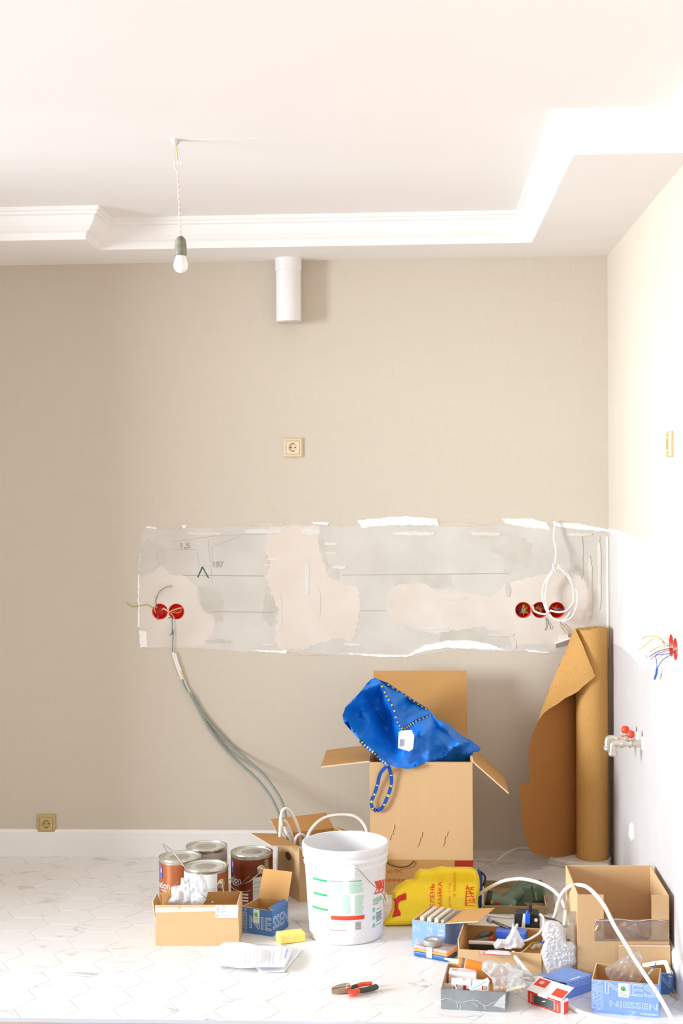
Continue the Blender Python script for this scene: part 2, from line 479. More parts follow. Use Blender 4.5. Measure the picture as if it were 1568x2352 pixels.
# ceiling: lowered border with a stepped tray, cornice round the tray
tray = [(-2.75, 5.462), (-1.272, 5.455), (-1.272, 5.702), (.4715, 5.702), (.4715, 4.2), (.80, 4.2), (.80, .6), (-2.75, .6)]
frc = lambda u, v, w=0.: Vector((u, v, ZS+w))
ceil = struct('ceiling', MB().slab([(XL-.2, YB-.2), (XR+.12, YB-.2), (XR+.12, D+.1), (XL-.2, D+.1)], [tray], ZC-ZS, frc)
              .box((-.98, 3.1, ZC+.03), (3.8, 5.6, .06)), WHITE, 'white ceiling with a lowered border and a stepped tray')
ceil.data.materials[0] = WHITE
prof = [(0, .0), (-.004, .0), (-.004, .016), (.008, .018), (.010, .026), (.022, .034), (.036, .050), (.046, .068), (.052, .086), (.062, .090), (.064, .100), (.072, .102), (.072, ZC-ZS)]
prof = [(p if p > 0 else 0.0005+p*-0., z) for p, z in prof]
prof[0] = (0.0, 0.0); prof[1] = (.006, .0); prof[2] = (.006, .016)
def mitre(poly, p):
    out = []; n = len(poly)
    for i in range(n):
        a, b_, c = Vector(poly[i-1]), Vector(poly[i]), Vector(poly[(i+1) % n])
        d1 = (b_-a).normalized(); d2 = (c-b_).normalized()
        n1 = Vector((d1.y, -d1.x)); n2 = Vector((d2.y, -d2.x))
        out.append(b_+(n1+n2)/(1+n1.dot(n2))*p)
    return out
mb = MB(); n = len(tray); rows = [[(*q, ZS+z) for q in mitre(tray, p)] for p, z in prof]
for r in rows: mb.add(r, [])
for k in range(len(rows)-1):
    for i in range(n):
        mb.f.append((k*n+i, k*n+(i+1) % n, (k+1)*n+(i+1) % n, (k+1)*n+i)); mb.mi.append(0)
struct('trim_2', mb, TRIM, 'white moulded cornice round the ceiling tray')
# a thin cable cover line on the ceiling beside the lamp
# baseboards
ob = at(640, 1907, y=D)
x_end = at(835, 1910, y=D).x
prof_bb = lambda h: [(0, 0), (.013, 0), (.013, h-.012), (.009, h-.003), (.004, h), (0, h)]
def baseboard(name, a, c, nrm, h, label):
    a, c, nrm = Vector(a), Vector(c), Vector(nrm); pr = prof_bb(h); k = len(pr)
    vs = [e+nrm*p+Vector((0, 0, z)) for e in (a, c) for p, z in pr]
    fs = [(i, (i+1) % k, k+(i+1) % k, k+i) for i in range(k)]+[tuple(range(k)), tuple(reversed(range(k, 2*k)))]
    return struct(name, MB().add(vs, fs), TRIM, label)
baseboard('baseboard_back', (XL, D, 0), (x_end, D, 0), (0, -1, 0), .115, 'white baseboard along the left half of the back wall')
struct('trim_3', MB().box(((x_end+.55)/2, D-.006, .016), (.55-x_end, .012, .032)), M('bare_plaster_edge', (222, 216, 206), .9, var=.06, vscale=20), 'rough pale plaster edge along the foot of the back wall')
baseboard('baseboard_right', (XR, 5.05, 0), (XR, YB, 0), (-1, 0, 0), .115, 'white baseboard along the right wall')

# ---- the bare strip on the back wall
def wp(pts): return [tuple((lambda p: (p.x, p.z))(at(a, c, y=D))) for a, c in pts]
def wall_piece(name, px, mat, lift, step=.012, amp=.0025, holes=(), seed=1, parent=wall_back, t=None):
    poly = rough_poly(wp(px), step, amp, seed)
    t = t or lift
    return build(name, MB().slab(poly, holes, t, lambda u, v, w=0.: Vector((u, D-lift+w*.98, v))), mat, parent)
CEM = M('bare_grey_plaster', (216, 210, 201), .9, vscale=5, rgb2=(203, 197, 186), bump=.25, bscale=40)
PUT = M('cream_filler', (226, 217, 206), .9, vscale=7, rgb2=(218, 206, 192), bump=.25, bscale=50)
PUTW = M('pinkish_filler', (222, 208, 194), .9, vscale=7, rgb2=(226, 215, 203), bump=.2, bscale=50)
PTW = M('white_torn_paper', (247, 245, 242), .85, var=.02, vscale=30)
PTB = M('beige_torn_paper', (212, 198, 178), .85, var=.03, vscale=30)
DKS = M('grey_stain', (198, 192, 179), .9, vscale=14, rgb2=(210, 204, 194))
strip = [(330, 1214), (470, 1212), (600, 1208), (720, 1204), (790, 1210), (860, 1202), (930, 1207), (1060, 1206), (1130, 1204), (1200, 1208), (1290, 1210), (1340, 1216), (1401, 1219),
         (1408, 1470), (1330, 1478), (1302, 1499), (1250, 1498), (1200, 1495), (1130, 1496), (1050, 1493), (940, 1508), (880, 1511), (800, 1506), (700, 1500), (640, 1497), (560, 1497), (460, 1489), (330, 1487), (317, 1470), (320, 1400), (317, 1300), (323, 1240)]
wall_piece('bare_strip', strip, CEM, .0012, holes=holes_b, seed=3)
L2, L3, L4 = .0018, .0024, .003
wall_piece('filler_patch', [(320, 1325), (350, 1315), (372, 1300), (392, 1318), (425, 1325), (450, 1345), (455, 1380), (465, 1402), (485, 1412), (494, 1432), (486, 1455), (470, 1478), (450, 1487), (335, 1488), (320, 1470)], PUT, L2, holes=holes_b[:2], seed=4, amp=.004)
wall_piece('filler_patch', [(620, 1210), (735, 1206), (730, 1240), (742, 1290), (752, 1325), (790, 1345), (822, 1343), (828, 1390), (820, 1440), (808, 1475), (770, 1465), (720, 1482), (700, 1490), (645, 1492), (628, 1470), (640, 1400), (626, 1370), (612, 1330), (620, 1290), (608, 1262)], PUTW, L2, seed=5, amp=.006)
wall_piece('filler_patch', [(890, 1362), (910, 1343), (975, 1340), (1000, 1357), (1060, 1358), (1130, 1372), (1165, 1340), (1200, 1330), (1250, 1318), (1300, 1313), (1340, 1325), (1358, 1365), (1356, 1420), (1340, 1445), (1330, 1470), (1260, 1478), (1180, 1482), (1170, 1460), (1110, 1440), (1020, 1450), (1000, 1456), (960, 1450), (905, 1425), (885, 1395)], PUT, L2, holes=holes_b[2:], seed=6, amp=.005)
for i, pl in enumerate([[(455, 1350), (500, 1348), (515, 1385), (512, 1425), (495, 1432), (480, 1412), (462, 1400)],
                        [(728, 1240), (748, 1238), (752, 1290), (775, 1305), (778, 1335), (752, 1328), (740, 1290)],
                        [(322, 1240), (385, 1235), (385, 1290), (360, 1310), (322, 1318)],
                        [(900, 1320), (960, 1305), (1035, 1325), (1040, 1350), (985, 1352), (960, 1340), (905, 1345)],
                        [(1130, 1235), (1180, 1222), (1220, 1250), (1225, 1300), (1160, 1320), (1155, 1280), (1128, 1265)],
                        [(1010, 1450), (1110, 1440), (1165, 1462), (1185, 1485), (1090, 1490), (1010, 1478)],
                        [(612, 1250), (625, 1255), (622, 1330), (640, 1400), (622, 1440), (600, 1415), (612, 1330)]]):
    wall_piece('stain', pl, DKS, .0015, seed=20+i, amp=.007, step=.01)
# white and beige torn paper edges, drips
for i, pl in enumerate([[(335, 1209), (358, 1210), (360, 1214), (336, 1214)], [(418, 1206), (428, 1206), (426, 1214), (420, 1213)],
                        [(715, 1198), (755, 1200), (752, 1207), (718, 1203)], [(820, 1195), (892, 1188), (935, 1186), (1005, 1192), (1008, 1206), (900, 1206), (830, 1212)],
                        [(1152, 1192), (1210, 1190), (1255, 1200), (1262, 1210), (1262, 1217), (1220, 1212), (1160, 1203)],
                        [(1268, 1198), (1330, 1202), (1375, 1212), (1401, 1216), (1401, 1221), (1340, 1217), (1275, 1208)],
                        [(320, 1448), (336, 1450), (338, 1486), (322, 1488)], [(582, 1493), (660, 1494), (658, 1500), (600, 1497)],
                        [(780, 1500), (868, 1503), (936, 1504), (975, 1482), (1030, 1471), (1080, 1470), (1125, 1480), (1160, 1493), (1080, 1490), (1020, 1487), (960, 1500), (935, 1509), (860, 1508)],
                        [(1205, 1491), (1255, 1497), (1268, 1500), (1215, 1498)], [(316, 1320), (320, 1320), (321, 1440), (317, 1440)]]):
    wall_piece('torn_paper', pl, PTW, L4, seed=40+i, amp=.0022, step=.012)
for i, pl in enumerate([[(372, 1211), (418, 1210), (412, 1215), (380, 1214)], [(563, 1203), (620, 1199), (652, 1201), (650, 1209), (600, 1209)],
                        [(1010, 1200), (1055, 1199), (1130, 1206), (1060, 1208), (1010, 1208)], [(660, 1498), (740, 1500), (750, 1505), (665, 1503)]]):
    wall_piece('torn_paper', pl, PTB, L4, seed=60+i, amp=.0022, step=.012)
STR = [M('pale_stroke', (224, 219, 211), .9, var=.03, vscale=30), PUT, DKS, PUTW]
rs = random.Random(12)
for i, (x, y, w, h) in enumerate(((690, 1216, 45, 12), (610, 1270, 22, 6), (612, 1282, 26, 5), (606, 1296, 24, 5), (745, 1246, 30, 6), (748, 1268, 26, 5), (760, 1300, 34, 6), (640, 1380, 8, 60), (700, 1300, 10, 70), (724, 1360, 12, 60), (560, 1216, 90, 9), (430, 1222, 80, 8), (900, 1222, 100, 8), (1080, 1222, 70, 9),
                                      (470, 1470, 60, 7), (600, 1478, 34, 6), (790, 1478, 40, 6), (1120, 1455, 60, 7), (1160, 1345, 12, 26), (1175, 1470, 10, 22), (960, 1440, 70, 6), (1010, 1372, 60, 6), (1330, 1240, 8, 90), (1350, 1300, 9, 120), (1372, 1260, 7, 140), (1300, 1225, 60, 6))):
    wall_piece('filler_stroke', [(x, y), (x+w*.5, y-h*.2), (x+w, y+h*.1), (x+w*.96, y+h*.9), (x+w*.4, y+h), (x+w*.04, y+h*.8)], STR[i % 4 if i > 13 else (0, 3)[i % 2]], .0027+.00005*i, seed=80+i, amp=.002, step=.009)
PEN = M('grey_pencil', (172, 167, 156), .9)
GRN = M('green_marker', (70, 105, 70), .7)
def pen_line(px, w, mat, name='pencil_line', lift=.0021):
    pts = [Vector((*p, 0)) for p in wp(px)]
    mb = MB()
    for a, c in zip(pts[:-1], pts[1:]):
        d = (c-a).normalized(); nn = Vector((-d.y, d.x, 0))*w/2
        q = [a-nn, c-nn, c+nn, a+nn]
        mb.hexa([(p.x, D-.0002, p.y) for p in q], [(p.x, D-lift, p.y) for p in q])
    return build(name, mb, mat, wall_back)
pen_line([(420, 1321.5), (606, 1323)], .003, PEN, lift=.0016); pen_line([(785, 1320.5), (905, 1320), (1170, 1317)], .003, PEN, lift=.0016)
pen_line([(485, 1405), (630, 1406)], .003, PEN, lift=.0016); pen_line([(828, 1403), (885, 1403)], .003, PEN, lift=.0016)
pen_line([(394, 1245), (500, 1230), (610, 1227)], .0012, PEN, lift=.0016); pen_line([(490, 1255), (550, 1232)], .0012, PEN, lift=.0016)
pen_line([(395, 1263), (450, 1262)], .0012, PEN, lift=.0016); pen_line([(452, 1262), (458, 1300), (480, 1300)], .0012, PEN, lift=.0016)
pen_line([(478, 1240), (488, 1340)], .0012, PEN, lift=.0016); pen_line([(358, 1260), (366, 1300)], .0012, PEN, lift=.0016)
pen_line([(488, 1255), (488, 1300)], .0012, PEN, lift=.0016)
pen_line([(454, 1326), (465, 1302)], .006, GRN, 'marker_stroke'); pen_line([(465, 1302), (479, 1328)], .005, GRN, 'marker_stroke')
def wall_text(s, px, py, w, h, mat, lift=.0018):
    p = at(px, py, y=D); k = D/FOC
    fr = lambda u, v, q=0.: Vector((p.x+u, D-lift+q, p.z+v))
    return build('pencil_writing', letters(MB(), s, fr, 0, 0, w*k, h*k, outline=.02), mat, wall_back)
wall_text('1,5', 415, 1262, 22, 15, PEN); wall_text('187', 490, 1303, 24, 14, PEN)

# ---- torn strip on the right wall (bare, whiter) and a plaster scar
def rp(pts): return [(lambda p: (p.y, p.z))(at(a, c, x=XR)) for a, c in pts]
def rwall_piece(name, uv, mat, lift, step=.02, amp=.004, holes=(), seed=1):
    return build(name, MB().slab(rough_poly(uv, step, amp, seed), holes, lift, lambda u, v, w=0.: Vector((XR-lift+w*.98, u, v))), mat, wall_right)
RBARE = M('bare_white_wall', (210, 207, 204), .9, var=.02, vscale=6, bump=.15, bscale=40)
RLOW = M('dimmed_wallpaper', (194, 188, 184), .8, var=.02, vscale=6)  # wallpaper darkened and greyed to paint the weaker light low on the wall
t = rp([(1402, 1218), (1426, 1222), (1480, 1240), (1567, 1256)])
bt = rp([(1567, 1605), (1545, 1560), (1520, 1548), (1500, 1528), (1478, 1540), (1450, 1505), (1425, 1485), (1404, 1478)])
rwall_piece('bare_strip', t+[(3.4, t[-1][1]-.01), (3.4, bt[0][1]-.06)]+bt, RBARE, .0015, holes=holes_r, seed=8)
rwall_piece('torn_paper', rp([(1398, 1214), (1424, 1220), (1424, 1380), (1420, 1382), (1418, 1226), (1399, 1222)]), PTW, .0025, seed=9, amp=.001)
rwall_piece('torn_paper', [(a[0], a[1]-.012) for a in t]+[(3.4, t[-1][1]-.02), (3.4, t[-1][1])]+list(reversed(t)), PTW, .0022, seed=10, amp=.006)
rwall_piece('plaster_scar', rp([(1446, 1900), (1450, 1890), (1455, 1893), (1457, 1925), (1452, 1930), (1446, 1922)]), PTW, .004, seed=11, amp=.003, step=.008)
rwall_piece('lower_wall', [(3.4, bt[0][1]-.058)]+[(b_[0], b_[1]+.006) for b_ in bt]+[(D-.002, bt[-1][1]-.004), (D-.002, .0), (3.4, .0)], RLOW, .0012, seed=15, amp=.0, step=9.)
# corner bead
build('corner_bead', MB().box((XR-.006, D-.004, 1.13), (.008, .006, .47)), PTW, wall_back)
# ------------------------------------------------------------------ carton helpers
KR = M('kraft_card', (206, 168, 122), .85, var=.015, vscale=6, bump=.06, bscale=12, stretch=(14, 14, .4))
KRI = M('kraft_inside_shaded', (194, 146, 86), .88, var=.02, vscale=6)  # interior shade and bounce put into a deeper kraft colour
KRE = M('kraft_cut_edge', (226, 196, 158), .9, var=.06, vscale=80)
def place(A, B, d):
    """floor position and turn of a box whose front bottom edge runs A -> B"""
    a = Vector((A.x, A.y)); b = Vector((B.x, B.y)); u = (b-a).normalized(); p = Vector((-u.y, u.x))
    c = (a+b)/2+p*d/2
    return (c.x, c.y), math.atan2(u.y, u.x), (b-a).length
def carton_body(w, d, h, t=.0035, top=True):
    """open box: outside (0), inside (1), rim (2)"""
    mb = MB(); W, Dd = w/2, d/2; V = []
    for x, y, z in ((W, Dd, 0), (W, Dd, h), (W-t, Dd-t, h), (W-t, Dd-t, t)):
        V += [(-x, -y, z), (x, -y, z), (x, y, z), (-x, y, z)]
    mb.add(V, [])
    def f(q, mi): mb.f.append(q); mb.mi.append(mi)
    f((3, 2, 1, 0), 0)
    for i in range(4):
        j = (i+1) % 4
        f((i, j, 4+j, 4+i), 0); f((4+i, 4+j, 8+j, 8+i), 2); f((8+i, 8+j, 12+j, 12+i), 1)
    f((12, 13, 14, 15), 1)
    return mb
def flap_geo(side, w, d, h, L, ang, ins=.002, t=.003, taper=0., L2=None):
    W, Dd = w/2, d/2
    a, b, n = {'front': ((-W, -Dd), (W, -Dd), (0, -1)), 'right': ((W, -Dd), (W, Dd), (1, 0)),
               'back': ((W, Dd), (-W, Dd), (0, 1)), 'left': ((-W, Dd), (-W, -Dd), (-1, 0))}[side]
    a = Vector((*a, h)); b = Vector((*b, h)); n = Vector((*n, 0)); e = (b-a).normalized()
    a = a+e*ins; b = b-e*ins
    dr = Vector((0, 0, 1))*math.cos(R(ang))+n*math.sin(R(ang)); th = n*math.cos(R(ang))-Vector((0, 0, 1))*math.sin(R(ang))
    mb = MB(); A2 = a+dr*L+e*taper; B2 = b+dr*(L2 if L2 else L)-e*taper
    v = [a, b, B2, A2]; v2 = [p-th*t for p in v]
    mb.add(v+v2, [])
    for q, mi in (((0, 1, 2, 3), 0), ((7, 6, 5, 4), 1), ((0, 4, 5, 1), 2), ((1, 5, 6, 2), 2), ((2, 6, 7, 3), 2), ((3, 7, 4, 0), 2)):
        mb.f.append(q); mb.mi.append(mi)
    return mb
def flap(root, side, w, d, h, L, ang, mats, **k):
    return build('flap', flap_geo(side, w, d, h, L, ang, **k), mats, root)
def faces(w, d):
    return {'front': frame((-w/2, -d/2, 0), (1, 0, 0), (0, 0, 1)), 'right': frame((w/2, -d/2, 0), (0, 1, 0), (0, 0, 1)),
            'left': frame((-w/2, d/2, 0), (0, -1, 0), (0, 0, 1)), 'back': frame((w/2, d/2, 0), (-1, 0, 0), (0, 0, 1))}
def patch(mb, fr, pts, mi=0, lift=.0005):
    n = len(pts)
    mb.add([fr(u, v, -lift) for u, v in pts]+[fr(u, v, 0) for u, v in pts],
           [tuple(range(n)), tuple(reversed(range(n, 2*n)))]+[(i, n+i, n+(i+1) % n, (i+1) % n) for i in range(n)], mi); return mb
def rect(mb, fr, u, v, w, h, mi=0, lift=.0005): return patch(mb, fr, [(u, v), (u+w, v), (u+w, v+h), (u, v+h)], mi, lift)
def ribbon(mb, pts, width, normal, t=.0015, mi=0):
    pts = [Vector(p) for p in pts]; nn = Vector(normal).normalized(); k = len(pts); vs = []
    for i in range(k):
        tg = (pts[min(i+1, k-1)]-pts[max(i-1, 0)]).normalized(); s = tg.cross(nn).normalized()*(width/2)
        vs += [pts[i]-s, pts[i]+s, pts[i]+s-nn*t, pts[i]-s-nn*t]
    fs = []
    for i in range(k-1):
        for j in range(4): fs.append((i*4+j, i*4+(j+1) % 4, (i+1)*4+(j+1) % 4, (i+1)*4+j))
    fs += [(0, 1, 2, 3), ((k-1)*4+3, (k-1)*4+2, (k-1)*4+1, (k-1)*4)]
    return mb.add(vs, fs, mi)
def idw(ctrl, p=3.0, amp=0., sc=30., seed=0, soft=14.):
    def f(x, y):
        sw = sv = 0
        for cx, cy, v in ctrl:
            q = math.sqrt((x-cx)**2+(y-cy)**2+soft*soft)
            w = 1/q**p; sw += w; sv += w*v
        r = sv/sw
        if amp: r += amp*mnoise.noise(Vector((x/sc, y/sc, seed)))+amp*.5*mnoise.noise(Vector((x/sc*2.3, y/sc*2.3, seed+9)))
        return r
    return f
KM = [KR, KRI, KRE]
BLK = M('black_plastic', (34, 34, 34), .5, var=.1)
CHR = M('bright_metal', (214, 210, 204), .25, metal=.9, var=.04)
CABLE = M('white_cable_sheath', (240, 237, 232), .45, var=.01)
GREYC = M('grey_conduit', (142, 148, 140), .6, var=.05, vscale=30)

# ------------------------------------------------------------------ things on the walls and ceiling
# bare bulb on its wire
bt_ = at(403, 321, z=ZC); bx, by = bt_.x, bt_.y
bulb = thing('pendant_bulb', 'white bulb in an aged grey holder hanging from the ceiling on twisted wire', 'lamp', (bx, by, ZC))
def bp_(px, py): p = at(px, py, y=by); return Vector((p.x-bx, 0, p.z-ZC))
build('ceiling_plug', MB().lathe([(.002, -.018), (.011, -.012), (.017, 0)], 12), M('pale_grey_plastic', (206, 200, 196), .6), bulb)
WIR = M('pinkish_wire', (222, 205, 196), .5); WIRY = M('yellow_wire', (214, 188, 96), .5)
build('wire', MB().tube(cr([bp_(402, 325), bp_(401, 352), bp_(402, 375)]), .0016, 6).tube(cr([bp_(405, 325), bp_(411, 352), bp_(415, 375)]), .0016, 6), WIR, bulb)
build('wire', MB().tube(cr([bp_(404, 325), bp_(406, 345), bp_(408, 375)]), .002, 6), WIRY, bulb)
mb = MB()
for k in (401, 408, 415): mb.box(bp_(k, 376), (.0085, .008, .013)).lathe([(.0025, -.007), (.0025, .009)], 8, bp_(k, 376))
build('connector_block', mb, M('clear_white_plastic', (232, 222, 205), .4), bulb, bevel=.001)
tw = []
for s in (0, 1):
    pts = [bp_(401 if s == 0 else 415, 383)]
    for i in range(0, 40):
        t_ = i/39; a = t_*PI*11+s*PI; c = bp_(408+t_*6.5, 402+t_*141)
        pts.append(c+Vector((math.cos(a)*.0022, math.sin(a)*.0022, 0)))
    tw.append(pts)
build('twisted_wire', MB().tube(tw[0], .0016, 6).tube(tw[1], .0016, 6), WIR, bulb)
q = bp_(414.5, 545); zb = q.z
HOLD = M('aged_bakelite', (108, 110, 92), .5, rgb2=(140, 138, 118), vscale=60)
ho = build('lamp_holder', MB().lathe([(.004, zb+.004), (.010, zb), (.015, zb-.006), (.0178, zb-.016), (.0178, zb-.022), (.0186, zb-.024), (.0186, zb-.054), (.016, zb-.057)], 28, (q.x, 0, 0)), HOLD, bulb, smooth=True)
smooth_by_angle(ho, 30)
z1 = zb-.055
build('bulb', MB().lathe([(.0135, z1+.004), (.0145, z1-.004), (.0185, z1-.014), (.0222, z1-.026), (.0228, z1-.034), (.021, z1-.043), (.015, z1-.0505), (.007, z1-.0545), (.001, z1-.0555)], 28, (q.x, 0, 0)), M('white_bulb_glass', (246, 244, 244), .2), bulb, smooth=True)
# thin grey seam line beside the plug
build('seam', MB().box((bx+.13, by, ZC-.001), (.24, .002, .002)), M('seam_grey', (220, 214, 208), .9), ceil)

# vent pipe
pc = at(662, 600, y=D-.062)
pipe = thing('vent_pipe', 'short white round vent pipe hanging from the ceiling border against the wall', 'pipe', (pc.x, D-.062, ZS))
zl = at(663, 738, y=D-.062).z-ZS
WPL = M('white_plastic_pipe', (238, 235, 233), .4, var=.01)
o = build('pipe', MB().lathe([(.0525, 0), (.0525, zl), (.0495, zl), (.0495, -.002)], 48), WPL, pipe, smooth=True); smooth_by_angle(o)
o = build('collar', MB().lathe([(.0555, 0), (.0555, -.05), (.053, -.053), (.0526, -.0)], 48), WPL, pipe, smooth=True); smooth_by_angle(o)
build('end_cap', MB().lathe([(.0515, zl+.004), (.0515, zl-.006), (.046, zl-.007), (.001, zl-.002)], 48), M('pale_grey_cap', (205, 200, 192), .6), pipe, smooth=False)

# sockets
def socket(name, label, px, py, plane, cols, group=None):
    if plane == 'back':
        p = at(px, py, y=D); t = thing(name, label, 'socket', (p.x, D, p.z))
    else:
        p = at(px, py, x=XR); t = thing(name, label, 'socket', (XR, p.y, p.z), -PI/2)
    fr_, in_ = cols
    S = .0415
    mb = MB(); rows = [(S, 0.), (S, -.004), (S-.0015, -.008), (S-.006, -.0125), (.0285, -.0125), (.0285, -.009)]
    vs = [(sx*s, y, sz*s) for s, y in rows for sx, sz in ((-1, -1), (1, -1), (1, 1), (-1, 1))]
    mb.add(vs, [(i*4+j, i*4+(j+1) % 4, (i+1)*4+(j+1) % 4, (i+1)*4+j) for i in range(len(rows)-1) for j in range(4)])
    build('frame', mb, fr_, t)
    build('cover_plate', MB().slab([(-.0275, -.0275), (.0275, -.0275), (.0275, .0275), (-.0275, .0275)], [circ(0, 0, .0185, 28)], .012, lambda u, v, w=0.: Vector((u, -.0135+w, v))), in_, t, bevel=.0008)
    cup = MB().lathe([(.0195, .0), (.0185, -.0), (.0175, .0085), (.0005, .0085)], 28, (0, -.0125, 0), rot=Matrix.Rotation(-PI/2, 3, 'X'), caps=False)
    cu = build('socket_well', cup, in_, t, smooth=False)
    hole = M('socket_hole_dark', (60, 48, 30), .8)
    for dx in (-.0095, .0095): build('pin_hole', MB().lathe([(.0028, 0), (.0028, .001)], 12, (dx, -.004, 0), rot=Matrix.Rotation(PI/2, 3, 'X')), hole, cu)
    for dz in (-.0165, .0165): build('earth_clip', MB().box((0, -.009, dz), (.006, .008, .003)), M('brass_clip', (120, 100, 50), .4, metal=.6), cu)
    return t
BE1 = M('ivory_plastic', (222, 204, 170), .35, var=.02); BE2 = M('ivory_plastic_plate', (228, 208, 178), .35, var=.02)
OL1 = M('gold_beige_plastic', (190, 168, 112), .35, var=.02); OL2 = M('gold_beige_plate', (196, 174, 120), .35, var=.02)
socket('wall_socket', 'ivory socket high on the back wall below the vent pipe', 673, 1028, 'back', (BE1, BE2))
socket('wall_socket', 'gold beige socket low on the back wall above the baseboard', 107.5, 1891.5, 'back', (OL1, OL2))
socket('wall_socket', 'pale ivory socket seen edge on, on the right wall', 1541, 1020, 'right', (M('tan_plastic', (206, 176, 126), .35), M('tan_plate', (212, 184, 136), .35)))

# junction boxes
WBL = M('blue_wire', (70, 92, 128), .5); WBLB = M('bright_blue_wire', (60, 100, 190), .5); WBR = M('copper_brown_wire', (170, 84, 44), .5); WGY = M('green_yellow_wire', (176, 168, 84), .5)
WCR = M('cream_wire', (222, 190, 160), .5); WGR = M('grey_wire', (120, 130, 128), .5)
REDD = M('red_box_inside', (230, 46, 24), .45, var=.08, vscale=40)
def junction(label, c, r, wall, group=None):
    if wall == 'back': t = thing('junction_box', label, 'junction box', (c[0], D, c[1]))
    else: t = thing('junction_box', label, 'junction box', (XR, c[0], c[1]), -PI/2)
    rot = Matrix.Rotation(-PI/2, 3, 'X')
    cup = MB().lathe([(r+.0005, -.003), (r-.002, -.003), (r-.003, .03), (r-.004, .042), (.0005, .042)], 32, rot=rot, caps=False)
    build('cup', cup, REDD, t, smooth=True)
    return t
def wire(root, pts, mat, r=.0014, name='wire'):
    return build(name, MB().tube(cr(pts), r, 6), mat, root)
def rel(c, wall='back'):
    """photo pixel on the wall -> local point of a junction box at c; y negative comes out of the wall"""
    def f(px, py, out=.004):
        if wall == 'back':
            p = at(px, py, y=D-out); return Vector((p.x-c[0], -out, p.z-c[1]))
        p = at(px, py, x=XR-out); return Vector((-(p.y-c[0]), -out, p.z-c[1]))
    return f
j1 = junction('left red junction box of the pair at the strip end, thin wire arching up', JL[0], JRAD, 'back')
f = rel(JL[0])
wire(j1, [f(362, 1395, -.01), f(358, 1388), f(358, 1377), f(363, 1364, .012), f(372, 1354, .015), f(386, 1347, .015), f(396, 1346, .012)], WGR, .0018)
wire(j1, [f(358, 1400, -.01), f(350, 1396), f(338, 1389, .008), f(322, 1391, .01), f(305, 1393, .01), f(290, 1384, .008)], WGY, .0016)
wire(j1, [f(358, 1408, -.012), f(354, 1399, .002), f(356, 1392, .004), f(360, 1396, -.006)], WCR, .0025)
wire(j1, [f(372, 1400, -.02), f(376, 1398, .0), f(383, 1402, .004), f(390, 1406, .006)], WCR, .004)
wire(j1, [f(360, 1410, -.02), f(363, 1415, -.004), f(362, 1424, .003)], WGR, .0022)
j2 = junction('right red junction box of the pair at the strip end, cream wires across it', JL[1], JRAD, 'back')
f = rel(JL[1])
wire(j2, [f(386, 1408, -.004), f(396, 1402, .004), f(408, 1398, .002), f(418, 1396, -.006)], WCR, .0028)
wire(j2, [f(388, 1410, -.002), f(400, 1406, .006), f(412, 1407, .0), f(416, 1400, -.008)], M('orange_wire', (226, 130, 56), .5), .0024)
wire(j2, [f(393, 1404, -.01), f(394, 1410, .004), f(398, 1416, .002), f(402, 1422, .003)], WCR, .0018)
wire(j2, [f(389, 1412, .002), f(392, 1418, .004), f(386, 1419, .002)], WGR, .0018)
WSET = [WBLB, WBR, WGY, BLK, M('gold_wire', (196, 150, 50), .5), WBR]
rdm = random.Random(5)
for k, (c, lab) in enumerate(zip(JR, ['first of three red junction boxes in a row, blue and yellow wires showing', 'middle of three red junction boxes, half behind the white cable coil', 'last of three red junction boxes, inside the white cable loop'])):
    j = junction(lab, c, JRAD, 'back')
    for i in range(9 if k < 2 else 6):
        a = rdm.uniform(0, 2*PI); b2 = a+rdm.uniform(1.6, 3.6); r0 = JRAD*.8
        m = Vector((rdm.uniform(-.012, .012), .004+rdm.random()*.012, rdm.uniform(-.012, .012)))
        P = [Vector((r0*math.cos(a), .02, r0*math.sin(a))), Vector((r0*.6*math.cos(a), .008, r0*.6*math.sin(a)))+m*.3, m, Vector((r0*.6*math.cos(b2), .01, r0*.6*math.sin(b2)))+m*.3, Vector((r0*math.cos(b2), .022, r0*math.sin(b2)))]
        wire(j, P, WSET[(i+k) % 6], .0022)
    if k == 1:
        f = rel(c)
        wire(j, [f(1252, 1412, -.004), f(1254, 1424, .006), f(1254, 1436, .006), f(1252, 1448, .004)], WGR, .0014)
        wire(j, [f(1256, 1414, -.004), f(1258, 1428, .006), f(1264, 1440, .008), f(1262, 1446, .006)], WGR, .0014)
